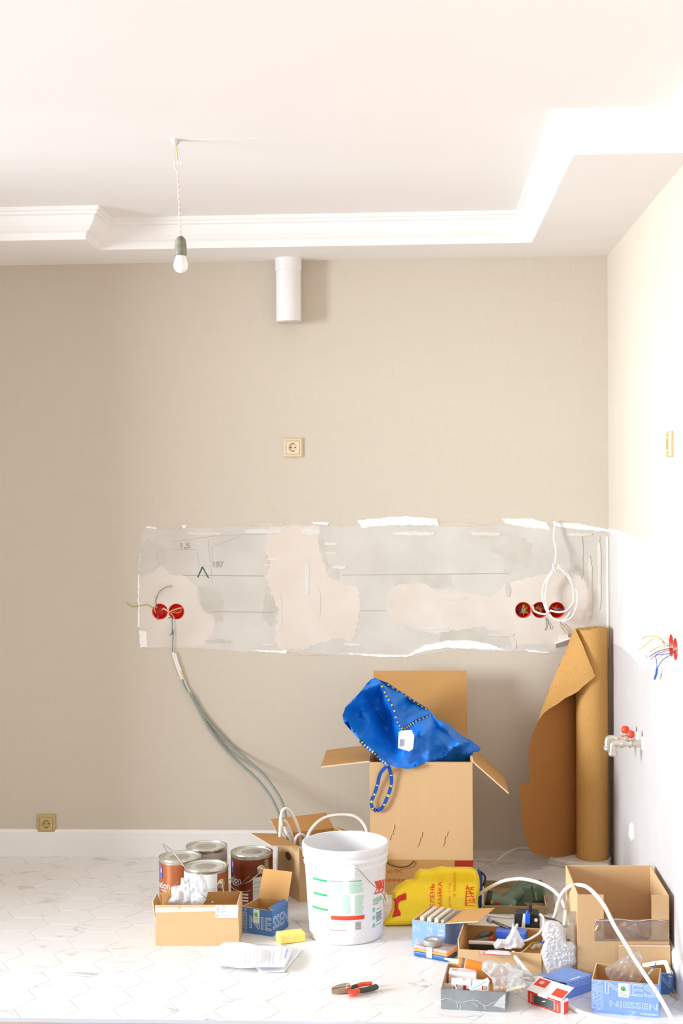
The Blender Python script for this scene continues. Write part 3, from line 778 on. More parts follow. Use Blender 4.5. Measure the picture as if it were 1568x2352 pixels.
for k, (c, lab) in enumerate(zip(JW, ['far red junction box on the right wall with yellow and blue wires', 'near red junction box on the right wall beside the frame edge'])):
    j = junction(lab, c, .0345, 'right')
    f = rel(c, 'right')
    if k == 0:
        for P, m, r in (([(1544, 1476, -.01), (1538, 1477, .006), (1527, 1477, .02), (1520, 1470, .03), (1510, 1463, .03), (1497, 1461, .03), (1482, 1462, .03), (1475, 1468, .03)], WGY, .0014),
                        ([(1544, 1482, -.01), (1536, 1482, .008), (1526, 1481, .02), (1518, 1470, .03), (1508, 1467, .03), (1497, 1469, .03), (1485, 1479, .03), (1472, 1489, .03), (1465, 1492, .03)], M('pale_orange_wire', (226, 176, 96), .5), .0014),
                        ([(1540, 1484, -.004), (1525, 1483, .015), (1510, 1487, .02), (1490, 1498, .02)], WGY, .0014),
                        ([(1544, 1490, -.004), (1528, 1491, .02), (1508, 1498, .02), (1491, 1508, .02)], WBL, .0014),
                        ([(1544, 1492, -.004), (1530, 1494, .02), (1510, 1501, .02), (1503, 1507, .02), (1494, 1514, .02)], WBR, .0012),
                        ([(1546, 1500, -.004), (1530, 1502, .02), (1510, 1504, .02), (1505, 1507, .02), (1507, 1517, .02), (1508, 1530, .02), (1507, 1537, .02)], WBLB, .0014),
                        ([(1551, 1493, -.004), (1540, 1504, .01), (1523, 1514, .02), (1514, 1526, .02), (1508, 1537, .02)], WBL, .0014)):
            wire(j, [f(*p) for p in P], m, r)
        wire(j, [f(1508, 1537, .02), f(1507, 1546, .02), f(1503, 1559, .02)], WBLB, .004, 'wire_sleeve')
        wire(j, [f(1482, 1505, .02), f(1484, 1510, .02), f(1486, 1512, .02)], WGR, .0012)
    for i in range(5):
        a = rdm.uniform(0, 2*PI); b2 = a+2.6
        wire(j, [Vector((.026*math.cos(a), .02, .026*math.sin(a))), Vector((rdm.uniform(-.01, .01), .001, rdm.uniform(-.01, .01))), Vector((.026*math.cos(b2), .02, .026*math.sin(b2)))], [WCR, WGY, WBL][i % 3], .002)

# grey cables hanging from the left junction pair down to the carton behind the cans
CO = Vector((JL[1][0], D, JL[1][1]))
hc = thing('hanging_cable', 'pair of grey cables drooping from the left junction boxes to the floor cartons', 'cable', tuple(CO))
def hp(px, py, y=D-.012): return at(px, py, y=y)-CO
build('wire', MB().tube(cr([hp(395, 1420), hp(396, 1440), hp(397, 1452), hp(397, 1470), hp(396, 1497)]), .0022, 6), WGR, hc)
build('wire_joint', MB().tube(cr([hp(395, 1446), hp(397, 1452), hp(396, 1458)]), [.003]*13, 6).tube(cr([hp(396, 1452), hp(391, 1458), hp(388, 1460)]), .0014, 5), WBL, hc)
build('white_sleeve', MB().tube(cr([hp(396, 1498), hp(403, 1520), hp(408, 1535), hp(418, 1560)]), .005, 8).tube(cr([hp(402, 1500), hp(408, 1522), hp(415, 1540)]), .005, 8), CABLE, hc)
build('wire', MB().tube(cr([hp(415, 1540), hp(422, 1560), hp(430, 1578), hp(437, 1592)]), .0035, 7), M('yellowish_wire', (224, 208, 170), .5), hc)
build('wire', MB().tube(cr([hp(418, 1558), hp(423, 1572), hp(430, 1586), hp(437, 1592)]), .0032, 7), M('teal_wire', (90, 150, 170), .5), hc)
for off in ([(437, 1592), (455, 1625), (468, 1650), (490, 1685), (520, 1722), (555, 1757), (590, 1790), (620, 1828), (637, 1862), (645, 1890)],
            [(439, 1593), (457, 1625), (474, 1650), (500, 1680), (532, 1713), (568, 1745), (604, 1778), (632, 1815), (648, 1845), (658, 1885)]):
    n_ = len(off)
    pts = [hp(px, py, D-.012-.23*max(0, (i-4)/(n_-5))**1.5) for i, (px, py) in enumerate(off)]
    build('grey_sheath', MB().tube(cr(pts), .006, 8), GREYC, hc, smooth=True)

# white cable coil hanging from a nail
hk = at(1274, 1200, y=D)
coil = thing('cable_coil', 'white cable coil hanging from a nail in front of the junction boxes', 'cable', (hk.x, D, hk.z))
def cp(cx, cy, out=.05):
    p = at(1160+cx*.16582, 1180+cy*.16582, y=D-out); return Vector((p.x-hk.x, -out, p.z-hk.z))
build('nail', MB().tube([(0, .005, 0), (0, -.02, .001), (0, -.026, .004)], .002, 6), CHR, coil)
build('hanger', MB().tube(cr([cp(680, 118, .012), cp(688, 130, .02), cp(672, 330, .035), cp(700, 500, .045), cp(690, 690, .052), cp(660, 700, .06), cp(670, 760, .066), cp(700, 810, .06)]), .0042, 8), CABLE, coil, smooth=True)
build('loop', MB().tube(cr([cp(680, 760), cp(730, 715, .055), cp(800, 760), cp(880, 860), cp(950, 990, .045), cp(1000, 1120), cp(985, 1280), cp(920, 1430, .06), cp(810, 1495, .065)]), .0042, 8)
      .tube(cr([cp(820, 1494, .06), cp(700, 1470), cp(600, 1390), cp(540, 1260), cp(515, 1120), cp(530, 1000), cp(580, 890, .055), cp(640, 800), cp(680, 760)]), .0042, 8), CABLE, coil, smooth=True)
build('loop', MB().tube(cr([cp(690, 770, .058), cp(740, 750, .06), cp(800, 790, .058), cp(880, 890), cp(940, 1020), cp(945, 1180), cp(900, 1350), cp(830, 1450, .056), cp(740, 1480, .06), cp(640, 1430), cp(575, 1300), cp(555, 1150), cp(570, 1020), cp(600, 900, .06), cp(660, 810, .06)]), .0042, 8), CABLE, coil, smooth=True)
build('tail', MB().tube(cr([cp(385, 1290, .02), cp(400, 1345, .04), cp(480, 1380, .05), cp(560, 1390, .055), cp(610, 1340, .06)]), .0042, 8)
      .tube(cr([cp(935, 1240, .055), cp(860, 1330, .06), cp(750, 1365, .062), cp(620, 1340, .06)]), .0042, 8), CABLE, coil, smooth=True)
# loose socket hanging by its wires beside the cork roll
lc = at(1293, 1470, y=D)
ls = thing('loose_socket', 'white socket dangling off the wall on two thin wires beside the cork roll', 'socket', (lc.x, D-.012, lc.z-.005))
build('face_plate', MB().box((0, -.004, -.006), (.075, .055, .008), rot=Matrix.Rotation(R(-18), 3, 'Y') @ Matrix.Rotation(R(-30), 3, 'X')), WPL, ls, bevel=.002)
build('mechanism', MB().box((.002, .0, .014), (.04, .022, .026), rot=Matrix.Rotation(R(-18), 3, 'Y')), M('ivory_mechanism', (232, 224, 212), .5), ls, bevel=.002)
f = lambda px, py, o: at(px, py, y=D-o)-Vector((lc.x, D-.012, lc.z-.005))
wire(ls, [f(1286, 1430, .004), f(1290, 1442, .012), f(1297, 1452, .014), f(1300, 1462, .014)], M('tan_wire', (180, 160, 130), .5), .0018)
wire(ls, [f(1294, 1432, .004), f(1299, 1442, .012), f(1303, 1455, .014)], WCR, .0014)

# two stop valves on the right wall
BRA = M('nickel_brass', (214, 206, 192), .28, metal=.85, var=.06, vscale=40)
for k, (px, py) in enumerate(((1477, 1708), (1464, 1697))):
    p = at(px, py, x=XR)
    v = thing('stop_valve', ['nearer nickel water valve with a red tap on the right wall', 'farther nickel water valve with a red tap on the right wall'][k], 'valve', (XR, p.y, p.z))
    rx = Matrix.Rotation(-PI/2, 3, 'Y')
    L = .098
    mb = MB().lathe([(.012, 0), (.012, .012), (.0145, .013), (.0145, .03), (.012, .032), (.012, .04), (.016, .042), (.016, .05), (.012, .052), (.013, .06), (.013, .07), (.016, .072), (.016, .08), (.013, .082), (.0135, L)], 16, rot=rx)
    o = build('valve_body', mb, BRA, v, smooth=True); smooth_by_angle(o)
    build('elbow', MB().tube(cr([(-L+.004, 0, 0), (-L-.008, 0, -.001), (-L-.012, 0, -.012), (-L-.012, 0, -.032)]), .0135, 14).lathe([(.0165, -.028), (.0165, -.042), (.013, -.045)], 12, (-L-.012, 0, 0)), BRA, v, smooth=True)
    build('escutcheon', MB().lathe([(.026, 0), (.026, .004), (.018, .008), (.012, .008)], 24, rot=rx), M('white_filler_ring', (244, 243, 240), .7), v)
    build('stem', MB().lathe([(.006, .01), (.006, .022)], 10, (-.045, 0, 0)), BRA, v)
    build('red_tap', MB().lathe([(.006, .02), (.013, .024), (.015, .034), (.012, .045), (.004, .048)], 14, (-.045, 0, 0)), M('red_tap_plastic', (222, 66, 30), .4), v, smooth=True)

# ------------------------------------------------------------------ cork roll in the corner
CORK = M('cork_sheet', (212, 164, 96), .9, vscale=420, rgb2=(190, 138, 70), bump=.4, bscale=200)
CY = D-.112; cc = at(1358, 1700, y=CY); CX = cc.x; CRAD = .0725
CZ0, CZ1 = .035, at(1358, 1443, y=CY).z
cork = thing('cork_roll', 'tall roll of brown cork underlay standing in the corner, loose end folded over', 'cork roll', (CX, CY, CZ0))
mb = MB(); N = 150; ri = []
for i in range(N+1):
    a = i/28*2*PI+PI*.75-N/28*2*PI; r_ = .022+(CRAD-.022)*(i/N); ri.append((r_*math.cos(a), r_*math.sin(a), (r_-.0085)*math.cos(a), (r_-.0085)*math.sin(a)))
hh = CZ1-CZ0
vs = [p for x, y, x2, y2 in ri for p in ((x, y, 0), (x, y, hh+.004*math.sin(x*40)), (x2, y2, 0), (x2, y2, hh+.004*math.sin(x2*40)))]
fs = []
for i in range(N):
    a, c = i*4, i*4+4
    fs += [(a, c, c+1, a+1), (a+2, a+3, c+3, c+2), (a+1, c+1, c+3, a+3), (a, a+2, c+2, c)]
o = build('roll', mb.add(vs, fs), CORK, cork, smooth=True); smooth_by_angle(o, 50)
def Yp(px): return CY+.052-.27*(max(0, (1330-px)/137))**1.25
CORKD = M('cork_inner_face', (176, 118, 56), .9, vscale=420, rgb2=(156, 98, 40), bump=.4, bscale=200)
off = Vector((CX, CY, CZ0))
def frk(u, v, w=0.):
    p = at(u, v, y=Yp(u)+w)-off; p.z = max(p.z, .001); return p
sheet = [(1332, 1446), (1317, 1445), (1300, 1492), (1262, 1580), (1240, 1642), (1222, 1690), (1214, 1722), (1213, 1745), (1216, 1770), (1214, 1796), (1193, 1798), (1195, 1850), (1200, 1890), (1207, 1925), (1216, 1952), (1228, 1963), (1250, 1967), (1332, 1969)]
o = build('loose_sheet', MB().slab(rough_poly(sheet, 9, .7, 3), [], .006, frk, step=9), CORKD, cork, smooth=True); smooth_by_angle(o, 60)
def Yf(px, py):
    xf = 1318-(py-1440)*.39; t = max(0, min(1, (px-xf)/(1352-xf+1)))
    y0 = Yp(xf)-.004
    s = at(px, py, y=CY); dx = abs(s.x-CX)
    yr = CY-math.sqrt(max(0, (CRAD+.004)**2-dx*dx)) if dx < CRAD+.004 else CY
    yy = y0+(CY-CRAD-.012-y0)*min(1, t**.7)
    return min(yy, yr-.006) if dx < CRAD+.004 else yy
tri = [(1318, 1441), (1326, 1457), (1335, 1476), (1352, 1516), (1366, 1553), (1345, 1571), (1328, 1588), (1313, 1597), (1296, 1604), (1280, 1617), (1262, 1628), (1246, 1640), (1234, 1660), (1226, 1681), (1239, 1642), (1262, 1580), (1300, 1492)]
o = build('folded_corner', MB().slab(rough_poly(tri, 9, .6, 4), [], .005, lambda u, v, w=0.: at(u, v, y=Yf(u, v)+w)-off, step=7), CORK, cork, smooth=True); smooth_by_angle(o, 60)
# white foam sheets under the roll
FOAM = M('white_foam_sheet', (226, 220, 208), .9, var=.03, vscale=20)
f0 = at(1330, 1990, z=0)
mb = MB()
def pad(name, label, px, z, t, loc=None):
    pts = [at(a, c, z=z) for a, c in px]; cx = sum(p.x for p in pts)/len(pts); cy = sum(p.y for p in pts)/len(pts)
    o = build(name, MB().slab(rough_poly([(p.x-cx, p.y-cy) for p in pts], .04, .003, 7), [], t, lambda u, v, w=0.: Vector((u, v, t-w))), FOAM, loc=(cx, cy, z), bevel=.004)
    return tag(o, label, 'foam sheet')
pad('foam_sheet', 'lower white foam sheet under the foot of the cork roll', [(1258, 1985), (1300, 1994), (1330, 1999), (1398, 2002), (1404, 1985), (1400, 1966), (1300, 1962), (1262, 1970)], .0005, .018)
pad('foam_sheet', 'upper white foam sheet directly under the cork roll', [(1262, 1976), (1300, 1986), (1345, 1990), (1396, 1992), (1403, 1976), (1396, 1956), (1300, 1953), (1264, 1964)], .0195, .0145)
# white cable along the foot of the wall
cb = thing('floor_cable', 'thin white cable lying along the foot of the wall beside the cork roll', 'cable', tuple(at(1150, 1975, z=0)))
o0 = at(1150, 1975, z=0)
build('sheath', MB().tube(cr([at(1096, 1976, z=.004)-o0, at(1118, 1980, z=.004)-o0, at(1140, 1976, y=5.86)-o0, at(1160, 1961, y=5.90)-o0, at(1185, 1949, y=5.92)-o0, at(1205, 1947, y=5.94)-o0, at(1235, 1950, y=5.95)-o0]), .0042, 8), M('offwhite_cable', (226, 220, 204), .5), cb, smooth=True)

# ------------------------------------------------------------------ big carton on a lower carton
BRN = M('dark_brown_card', (176, 130, 70), .85, var=.04, vscale=6, bump=.1, bscale=14)
LB_A, LB_B = at(868, 2055, z=0), at(1086, 2057, z=0)
YF = LB_A.y
LB_A.y = LB_B.y = YF
(lx, ly), lr, lw = place(LB_A, LB_B, .40)
lh = at(985, 1976, y=YF).z
low = thing('lower_carton', 'dark brown carton on the floor carrying the big open carton', 'box', (lx, ly, 0), lr)
build('body', MB().box((0, 0, lh/2), (lw, .40, lh)), BRN, low, bevel=.002)
F = faces(lw, .40)['front']
RDP = M('red_brown_print', (176, 84, 40), .8)
mb = MB(); letters(mb, 'nd-WC', F, .035, lh*.62, .062, .018); 
for i in range(5): rect(mb, F, .02+i*.018, lh*.38, .014, .011)
build('print', mb, RDP, low)
build('red_tape', MB().box((lw/2-.034, -.2015, lh-.011), (.072, .003, .022)).box((lw/2+.0005, -.12, lh-.011), (.003, .165, .022)), M('dark_red_tape', (158, 26, 18), .5), low)
o = build('cord', MB().tube(cr([F(.03, lh-.002, -.004), F(.05, lh-.016, -.012), F(.085, lh-.024, -.014), F(.12, lh-.018, -.012), F(.14, lh-.002, -.004)]), .0022, 6), BLK, low)

BA, BB = at(850, 1975, y=YF+.003), at(1086, 1976, y=YF+.003)
bz = lh+.0005
bw = BB.x-BA.x; bd = .36; bh = at(968, 1751, y=YF+.003).z-bz
big = thing('open_carton', 'big open kraft carton with the blue bag, standing on the brown carton', 'box', ((BA.x+BB.x)/2, YF+.003+bd/2, bz))
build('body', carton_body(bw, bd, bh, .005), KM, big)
fz = at(968, 1542, y=YF+bd+.05).z-bz-bh
flap(big, 'back', bw, bd, bh, fz/math.cos(R(10))+.002, 10, KM, ins=.006, t=.005)
flap(big, 'left', bw, bd, bh, .19, 97, KM, ins=.004, t=.005, taper=.004)
flap(big, 'right', bw, bd, bh, .185, 132, KM, ins=.004, t=.005, taper=.006)
F = faces(bw, bd)['front']
SC_ = M('torn_scar_brown', (150, 108, 58), .9); mb = MB(); mb2 = MB()
for px, py in ((902, 1915), (965, 1932), (1022, 1930)):
    p = at(px, py, y=YF); u0 = p.x-BA.x; v0 = p.z-bz
    for k in range(6):
        t_ = k/5-.5; uu = u0+t_*.018+rdm.uniform(-.003, .003); vv = v0+t_*.05
        patch(mb, F, [(uu, vv), (uu+rdm.uniform(.001, .005), vv+.003), (uu+.002, vv+.010), (uu-.001, vv+.008)])
        patch(mb2, F, [(uu-.003, vv), (uu-.001, vv+.002), (uu-.001, vv+.009), (uu-.003, vv+.007)], lift=.0015)
build('tear', mb, SC_, big); build('tear', mb2, KRE, big)
build('tape', MB().box((bw/2+.001, -bd/2+.02, bh*.28), (.002, .03, .1)), film('clear_tape', opac=.4), big)

# blue shopping bag in the carton
BLUE = M('blue_woven_plastic', (14, 122, 216), .34, vscale=6, rgb2=(10, 108, 204), bump=.3, bscale=400)
YEL = M('yellow_strap_print', (232, 216, 60), .6)
DBL = M('dark_blue_webbing', (0, 72, 160), .7, bump=.3, bscale=300)
ctrl = [(786, 1644, 5.47), (793, 1624, 5.49), (827, 1589, 5.56), (862, 1557, 5.63), (830, 1640, 5.60), (850, 1610, 5.68), (880, 1650, 5.70), (900, 1700, 5.61), (850, 1690, 5.54), (825, 1699, 5.45), (855, 1727, 5.425), (890, 1754, 5.415),
        (873, 1570, 5.58), (891, 1605, 5.575), (904, 1625, 5.57), (916, 1668, 5.54), (931, 1714, 5.46), (935, 1762, 5.418), (905, 1758, 5.416), (960, 1756, 5.42), (910, 1735, 5.47),
        (880, 1566, 5.66), (934, 1598, 5.67), (983, 1628, 5.67), (1026, 1659, 5.67), (930, 1640, 5.62), (950, 1660, 5.56), (975, 1640, 5.63), (960, 1700, 5.47), (990, 1668, 5.50), (1000, 1700, 5.53), (1035, 1690, 5.56), (1040, 1715, 5.52), (1084, 1702, 5.62), (1104, 1720, 5.58),
        (983, 1746, 5.46), (1003, 1742, 5.50), (1080, 1752, 5.62), (1040, 1748, 5.58)]
YF0 = YF
ctrl = [(a, c, v-5.45+YF0) for a, c, v in ctrl]
ctrl += [(a, c, v-5.45+YF0) for a, c, v in ((821, 1641, 5.63), (848, 1659, 5.58), (891, 1684, 5.66), (867, 1696, 5.57), (840, 1612, 5.61), (870, 1600, 5.67), (968, 1688, 5.455), (1005, 1671, 5.545), (1008, 1733, 5.535), (986, 1699, 5.47), (1018, 1666, 5.50), (945, 1722, 5.455), (960, 1735, 5.475), (915, 1745, 5.435), (905, 1715, 5.56), (880, 1725, 5.49), (1060, 1708, 5.50), (1060, 1732, 5.57), (1025, 1735, 5.52), (940, 1610, 5.69), (915, 1605, 5.63), (925, 1630, 5.65), (905, 1590, 5.65))]
def lin_tri(ctrl):
    V, E, F, a, b, c = delaunay_2d_cdt([Vector((x, y)) for x, y, z in ctrl], [], [], 0, 1e-6)
    Z = [min(ctrl, key=lambda q: (q[0]-v[0])**2+(q[1]-v[1])**2)[2] for v in V]
    def f(x, y):
        for t in F:
            (x0, y0), (x1, y1), (x2, y2) = V[t[0]], V[t[1]], V[t[2]]
            d = (y1-y2)*(x0-x2)+(x2-x1)*(y0-y2)
            if abs(d) < 1e-9: continue
            l0 = ((y1-y2)*(x-x2)+(x2-x1)*(y-y2))/d; l1 = ((y2-y0)*(x-x2)+(x0-x2)*(y-y2))/d; l2 = 1-l0-l1
            if l0 >= -.001 and l1 >= -.001 and l2 >= -.001: return l0*Z[t[0]]+l1*Z[t[1]]+l2*Z[t[2]]
        return None
    return f
_li, _id = lin_tri(ctrl), idw(ctrl, 4.0, 0., 34., 2, 10.)
def bfun0(x, y):
    a, b = _li(x, y), _id(x, y)
    return b if a is None else .8*a+.2*b
def bfun(x, y):
    n1 = mnoise.noise(Vector((x/40., y/26., 2.))); n2 = mnoise.noise(Vector(((x+y)/30., (x-y)/14., 7.))); n3 = mnoise.noise(Vector((x/11., y/13., 3.)))
    return bfun0(x, y)+.014*abs(n1)+.010*abs(n2)
bo = Vector((BA.x+.1, YF+.1, bz+bh-.02))
bag = thing('blue_shopping_bag', 'crumpled blue woven shopping bag with yellow lettered straps lying in the open carton', 'bag', tuple(bo))
bout = [(786, 1644), (793, 1624), (810, 1606), (827, 1589), (840, 1572), (852, 1560), (862, 1556.6), (873, 1562), (891, 1569), (934, 1598), (960, 1614), (983, 1628), (1001, 1650), (1026, 1659), (1042, 1673), (1057, 1686), (1084, 1702), (1104, 1720), (1099, 1726), (1087, 1728), (1083, 1740), (1080, 1749),
        (1040, 1749), (1000, 1748), (980, 1751), (955, 1762), (935, 1766), (910, 1762), (890, 1756), (870, 1742), (855, 1728), (838, 1712), (825, 1699), (806, 1678), (790, 1660)]
frg = lambda u, v, w=0.: at(u, v, y=w)-bo
o = build('bag_body', MB().slab(bout, [], 0, frg, step=4.5, front=lambda u, v, e: bfun(u, v), back=lambda u, v, e: bfun(u, v)+.004+.03*min(1, e/40)), BLUE, bag, smooth=True); smooth_by_angle(o, 55)
bag_s = lambda px, py, o_=.004: at(px, py, y=bfun(px, py)-o_)-bo
def strap(pl, w, name='strap', marks=True, every=2):
    pts = cr([bag_s(*p, .006) for p in pl], 5)
    st = build(name, ribbon(MB(), pts, w, (0, -1, 0), .002), DBL, bag)
    if marks:
        mb = MB()
        for i in range(1, len(pts)-1, every):
            a, c = pts[i], pts[i+1]
            ribbon(mb, [a+(c-a)*.1+Vector((0, -.001, 0)), a+(c-a)*.8+Vector((0, -.001, 0))], w*.6, (0, -1, 0), .001)
        build('strap_print', mb, YEL, st)
    return st
strap([(874, 1570), (884, 1592), (891, 1606), (903, 1626), (909, 1650), (916, 1666), (926, 1676)], .011, every=3)
strap([(926, 1676), (938, 1668), (950, 1660), (970, 1650), (990, 1643)], .014)
strap([(884, 1568), (910, 1585), (934, 1600), (958, 1616), (980, 1630)], .008)
strap([(827, 1701), (842, 1716), (857, 1728), (872, 1742), (886, 1754)], .014)
# handle loop hanging down the carton front
def hl(cx, cy, o_=.012): return at(720+cx*.30612, 1500+cy*.30612, y=YF-o_)-bo
hp1 = cr([hl(545, 850, .03), hl(500, 905, .02), hl(478, 990), hl(455, 1060), hl(435, 1110), hl(440, 1160), hl(472, 1186)], 6)
hp2 = cr([hl(472, 1186), hl(515, 1160), hl(545, 1100), hl(572, 1030), hl(584, 960), hl(575, 890, .02), hl(560, 845, .03)], 6)
hd = build('handle', ribbon(ribbon(MB(), hp1, .0135, (0, -1, 0), .002), hp2, .0135, (0, -1, 0), .002), DBL, bag)
mb = MB()
def along(pts, words, a0, a1):
    n_ = len(words); L = len(pts)-1
    for i, ch in enumerate(words):
        t_ = a0+(a1-a0)*(i+.5)/n_; k = min(L-1, int(t_*L)); p = pts[k].lerp(pts[k+1], t_*L-k); d_ = (pts[k+1]-pts[k]).normalized()
        ux = d_; uy = Vector((0, -1, 0)).cross(d_)
        hw_ = .0035 if ch == 'I' else .0105
        letters(mb, ch, lambda u, v, w=0., p=p, ux=ux, uy=uy: p+ux*u+uy*v-Vector((0, -1, 0))*(w-.0012), -hw_/2, -.0052, hw_, .0104, bold=.035)
along(hp2, 'IKEA'[::-1], .15, .85); along(hp1, 'IKEA', .25, .95)
build('strap_print', mb, YEL, hd)
tg = MB()
tp = [(915, 1682), (921, 1678), (945, 1677), (951, 1690), (948, 1720), (939, 1726), (914, 1718)]
yt = min(bfun(a, c) for a, c in tp+[(932, 1700), (940, 1690), (925, 1700)])-.006
tagp = build('care_tag', tg.slab(tp, [], .0012, lambda u, v, w=0.: at(u, v, y=yt+w-.0003*(v-1700))-bo), M('white_tag', (238, 238, 240), .6), bag)
mb = MB()
for i in range(5):
    x0 = 917+i*2.2
    mb.slab([(x0, 1715-i*.3), (x0+1.1, 1715-i*.3), (x0+2.3, 1698), (x0+1.2, 1698)], [], .0005, lambda u, v, w=0.: at(u, v, y=yt-.0012+w-.0003*(v-1700))-bo)
build('tag_print', mb, M('grey_print', (150, 150, 170), .8), tagp)

# yellow carrier bag
YBAG = M('yellow_carrier_plastic', (255, 222, 16), .35, vscale=5, rgb2=(252, 212, 8), bump=.1, bscale=40)
RPR = M('orange_red_print', (226, 74, 14), .6); RPR2 = M('red_print', (214, 34, 16), .6)
y2 = [(815, 640), (850, 600), (890, 570), (930, 545), (985, 540), (1000, 490), (1040, 460), (1100, 465), (1150, 452), (1200, 440), (1300, 450), (1380, 447), (1440, 450), (1480, 470), (1500, 520), (1507, 590), (1500, 650), (1490, 720), (1497, 780), (1480, 830), (1420, 870), (1250, 890), (1100, 890), (970, 897), (860, 905), (762, 910), (752, 880), (790, 830), (818, 760), (815, 700)]
y2 = [(660+a*.29337, 1860+c*.29337) for a, c in y2]
def ybase(py): return 5.235-.135*max(0, min(1, (py-2030)/90))
def yfr(u, v, e):
    k = min(1, e/55.)
    return ybase(v)-.125*math.sqrt(max(0, k*(2-k)))*(1-.75*max(0, min(1, (v-2060)/60)))-.02*mnoise.noise(Vector((u/28., v/24., 1.)))*k-.012*mnoise.noise(Vector((u/12., v/40., 5.)))*k-.006*math.sin(u*.22+v*.09)*k
def ybk(u, v, e):
    k = min(1, e/55.); return ybase(v)+.002+.07*math.sqrt(max(0, k*(2-k)))
yo = Vector((at(985, 2120, z=0).x, 5.2, 0))
ybag = thing('yellow_carrier_bag', 'full yellow plastic carrier bag with red lettering standing before the brown carton', 'bag', tuple(yo))
def fry(u, v, w=0.):
    p = at(u, v, y=w)-yo; p.z = max(p.z, .0015); return p
o = build('bag_body', MB().slab(y2, [], 0, fry, step=6., front=yfr, back=ybk), YBAG, ybag, smooth=True)
ye = lambda px, py: yfr(px, py, edist((px, py), [y2]))
def ydecal(px, mat, name='print'):
    build(name, MB().slab(px, [], 0, fry, step=5., front=lambda u, v, e: ye(u, v)-.003, back=lambda u, v, e: ye(u, v)-.0022), mat, ybag)
c2 = lambda pts: [(660+a*.29337, 1860+c*.29337) for a, c in pts]
ydecal(c2([(824, 690), (870, 672), (922, 650), (930, 662), (930, 702), (885, 712), (868, 730), (865, 770), (885, 800), (885, 828), (818, 842), (836, 790), (840, 720)]), RPR2, 'emblem')
def ytext(s, x0, x1, ytop, ybot, mat):
    mb = MB()
    vs, fs, _, _ = text2d(s)
    out = []
    for x, y, z in vs:
        px, py = x0+(1-y)*(x1-x0), ybot+(ytop-ybot)*x
        out.append(fry(px, py, ye(px, py)-.0035))
    build('lettering', mb.add(out, fs), mat, ybag)
ytext('ЗЕЛЕНЬ', 987, 998, 2030, 2094, RPR)
ytext('МАЙКА', 1003, 1015, 2025, 2085, RPR)
ytext('удобно - 2 год', 1029, 1036, 2028, 2088, M('fine_orange_print', (226, 150, 20), .6))
ytext('и хорошо', 1041, 1048, 2004, 2058, M('fine_orange_print', (226, 150, 20), .6))
ytext('ПЕТРА', 1069, 1090, 2036, 2080, RPR)
mb = MB()
for a, c in (((1068, 2081), (1072, 2032)), ((1072, 2032), (1091, 2076))):
    pts = [fry(a[0]+(c[0]-a[0])*t_/6, a[1]+(c[1]-a[1])*t_/6, ye(a[0]+(c[0]-a[0])*t_/6, a[1]+(c[1]-a[1])*t_/6)-.0035) for t_ in range(7)]
    ribbon(mb, pts, .0022, (0, -1, 0), .0005)
build('emblem_outline', mb, RPR, ybag)
# blue clamp with black cord beside the yellow bag
q = at(1106, 2018, y=5.34)
cl = thing('cord_clamp', 'blue clamp with a black cord loop beside the yellow bag', 'clamp', (q.x, 5.34, 0))
zc = q.z
build('clamp_body', MB().tube(cr([(-.012, 0, .002), (-.01, 0, zc*.6), (-.008, 0, zc+.01), (-.018, 0, zc+.03)]), .011, 10), M('dark_blue_plastic', (40, 78, 140), .4), cl, smooth=True)
build('cord', MB().tube(cr([(-.02, 0, zc+.028), (-.004, -.004, zc+.026), (.012, -.004, zc+.008), (.008, -.004, zc-.018), (-.004, 0, zc-.03)]), .004, 8), BLK, cl, smooth=True)
# ------------------------------------------------------------------ cartons, cans and bucket at left
# open carton behind the cans
A_, B_ = at(635, 1916, z=.212), at(687, 1946, z=.212)
ux = (Vector((B_.x, B_.y))-Vector((A_.x, A_.y)))
(cx, cy), cr_, cw = place(Vector((A_.x, A_.y, 0)), Vector((B_.x, B_.y, 0)), .25)
bc = thing('open_carton', 'open kraft carton behind the bucket holding the white cable loops', 'box', (cx, cy, 0), cr_)
h_ = .212
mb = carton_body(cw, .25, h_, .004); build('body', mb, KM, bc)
flap(bc, 'front', cw, .25, h_, .115, 82, KM, ins=.003, taper=.004)
flap(bc, 'left', cw, .25, h_, .085, 60, KM, ins=.003)
flap(bc, 'right', cw, .25, h_, .09, 120, KM, ins=.003)
flap(bc, 'back', cw, .25, h_, .10, 110, KM, ins=.003)
F = faces(cw, .25)['front']
build('hand_hole', MB().slab(circ(cw*.52, h_*.72, .028, 20, .016), [], .0008, lambda u, v, w=0.: F(u, v, w-.001)), M('dark_card_hole', (88, 62, 22), .9), bc)
build('lit_edge', MB().slab([(cw*.02, 0), (cw*.09, 0), (cw*.09, h_*.93), (cw*.02, h_*.93)], [], .002, lambda u, v, w=0.: F(u, v, w-.003)), M('lit_edge_pale', (226, 214, 196), .6), bc)  # pale strip paints the brightly lit edge of the carton
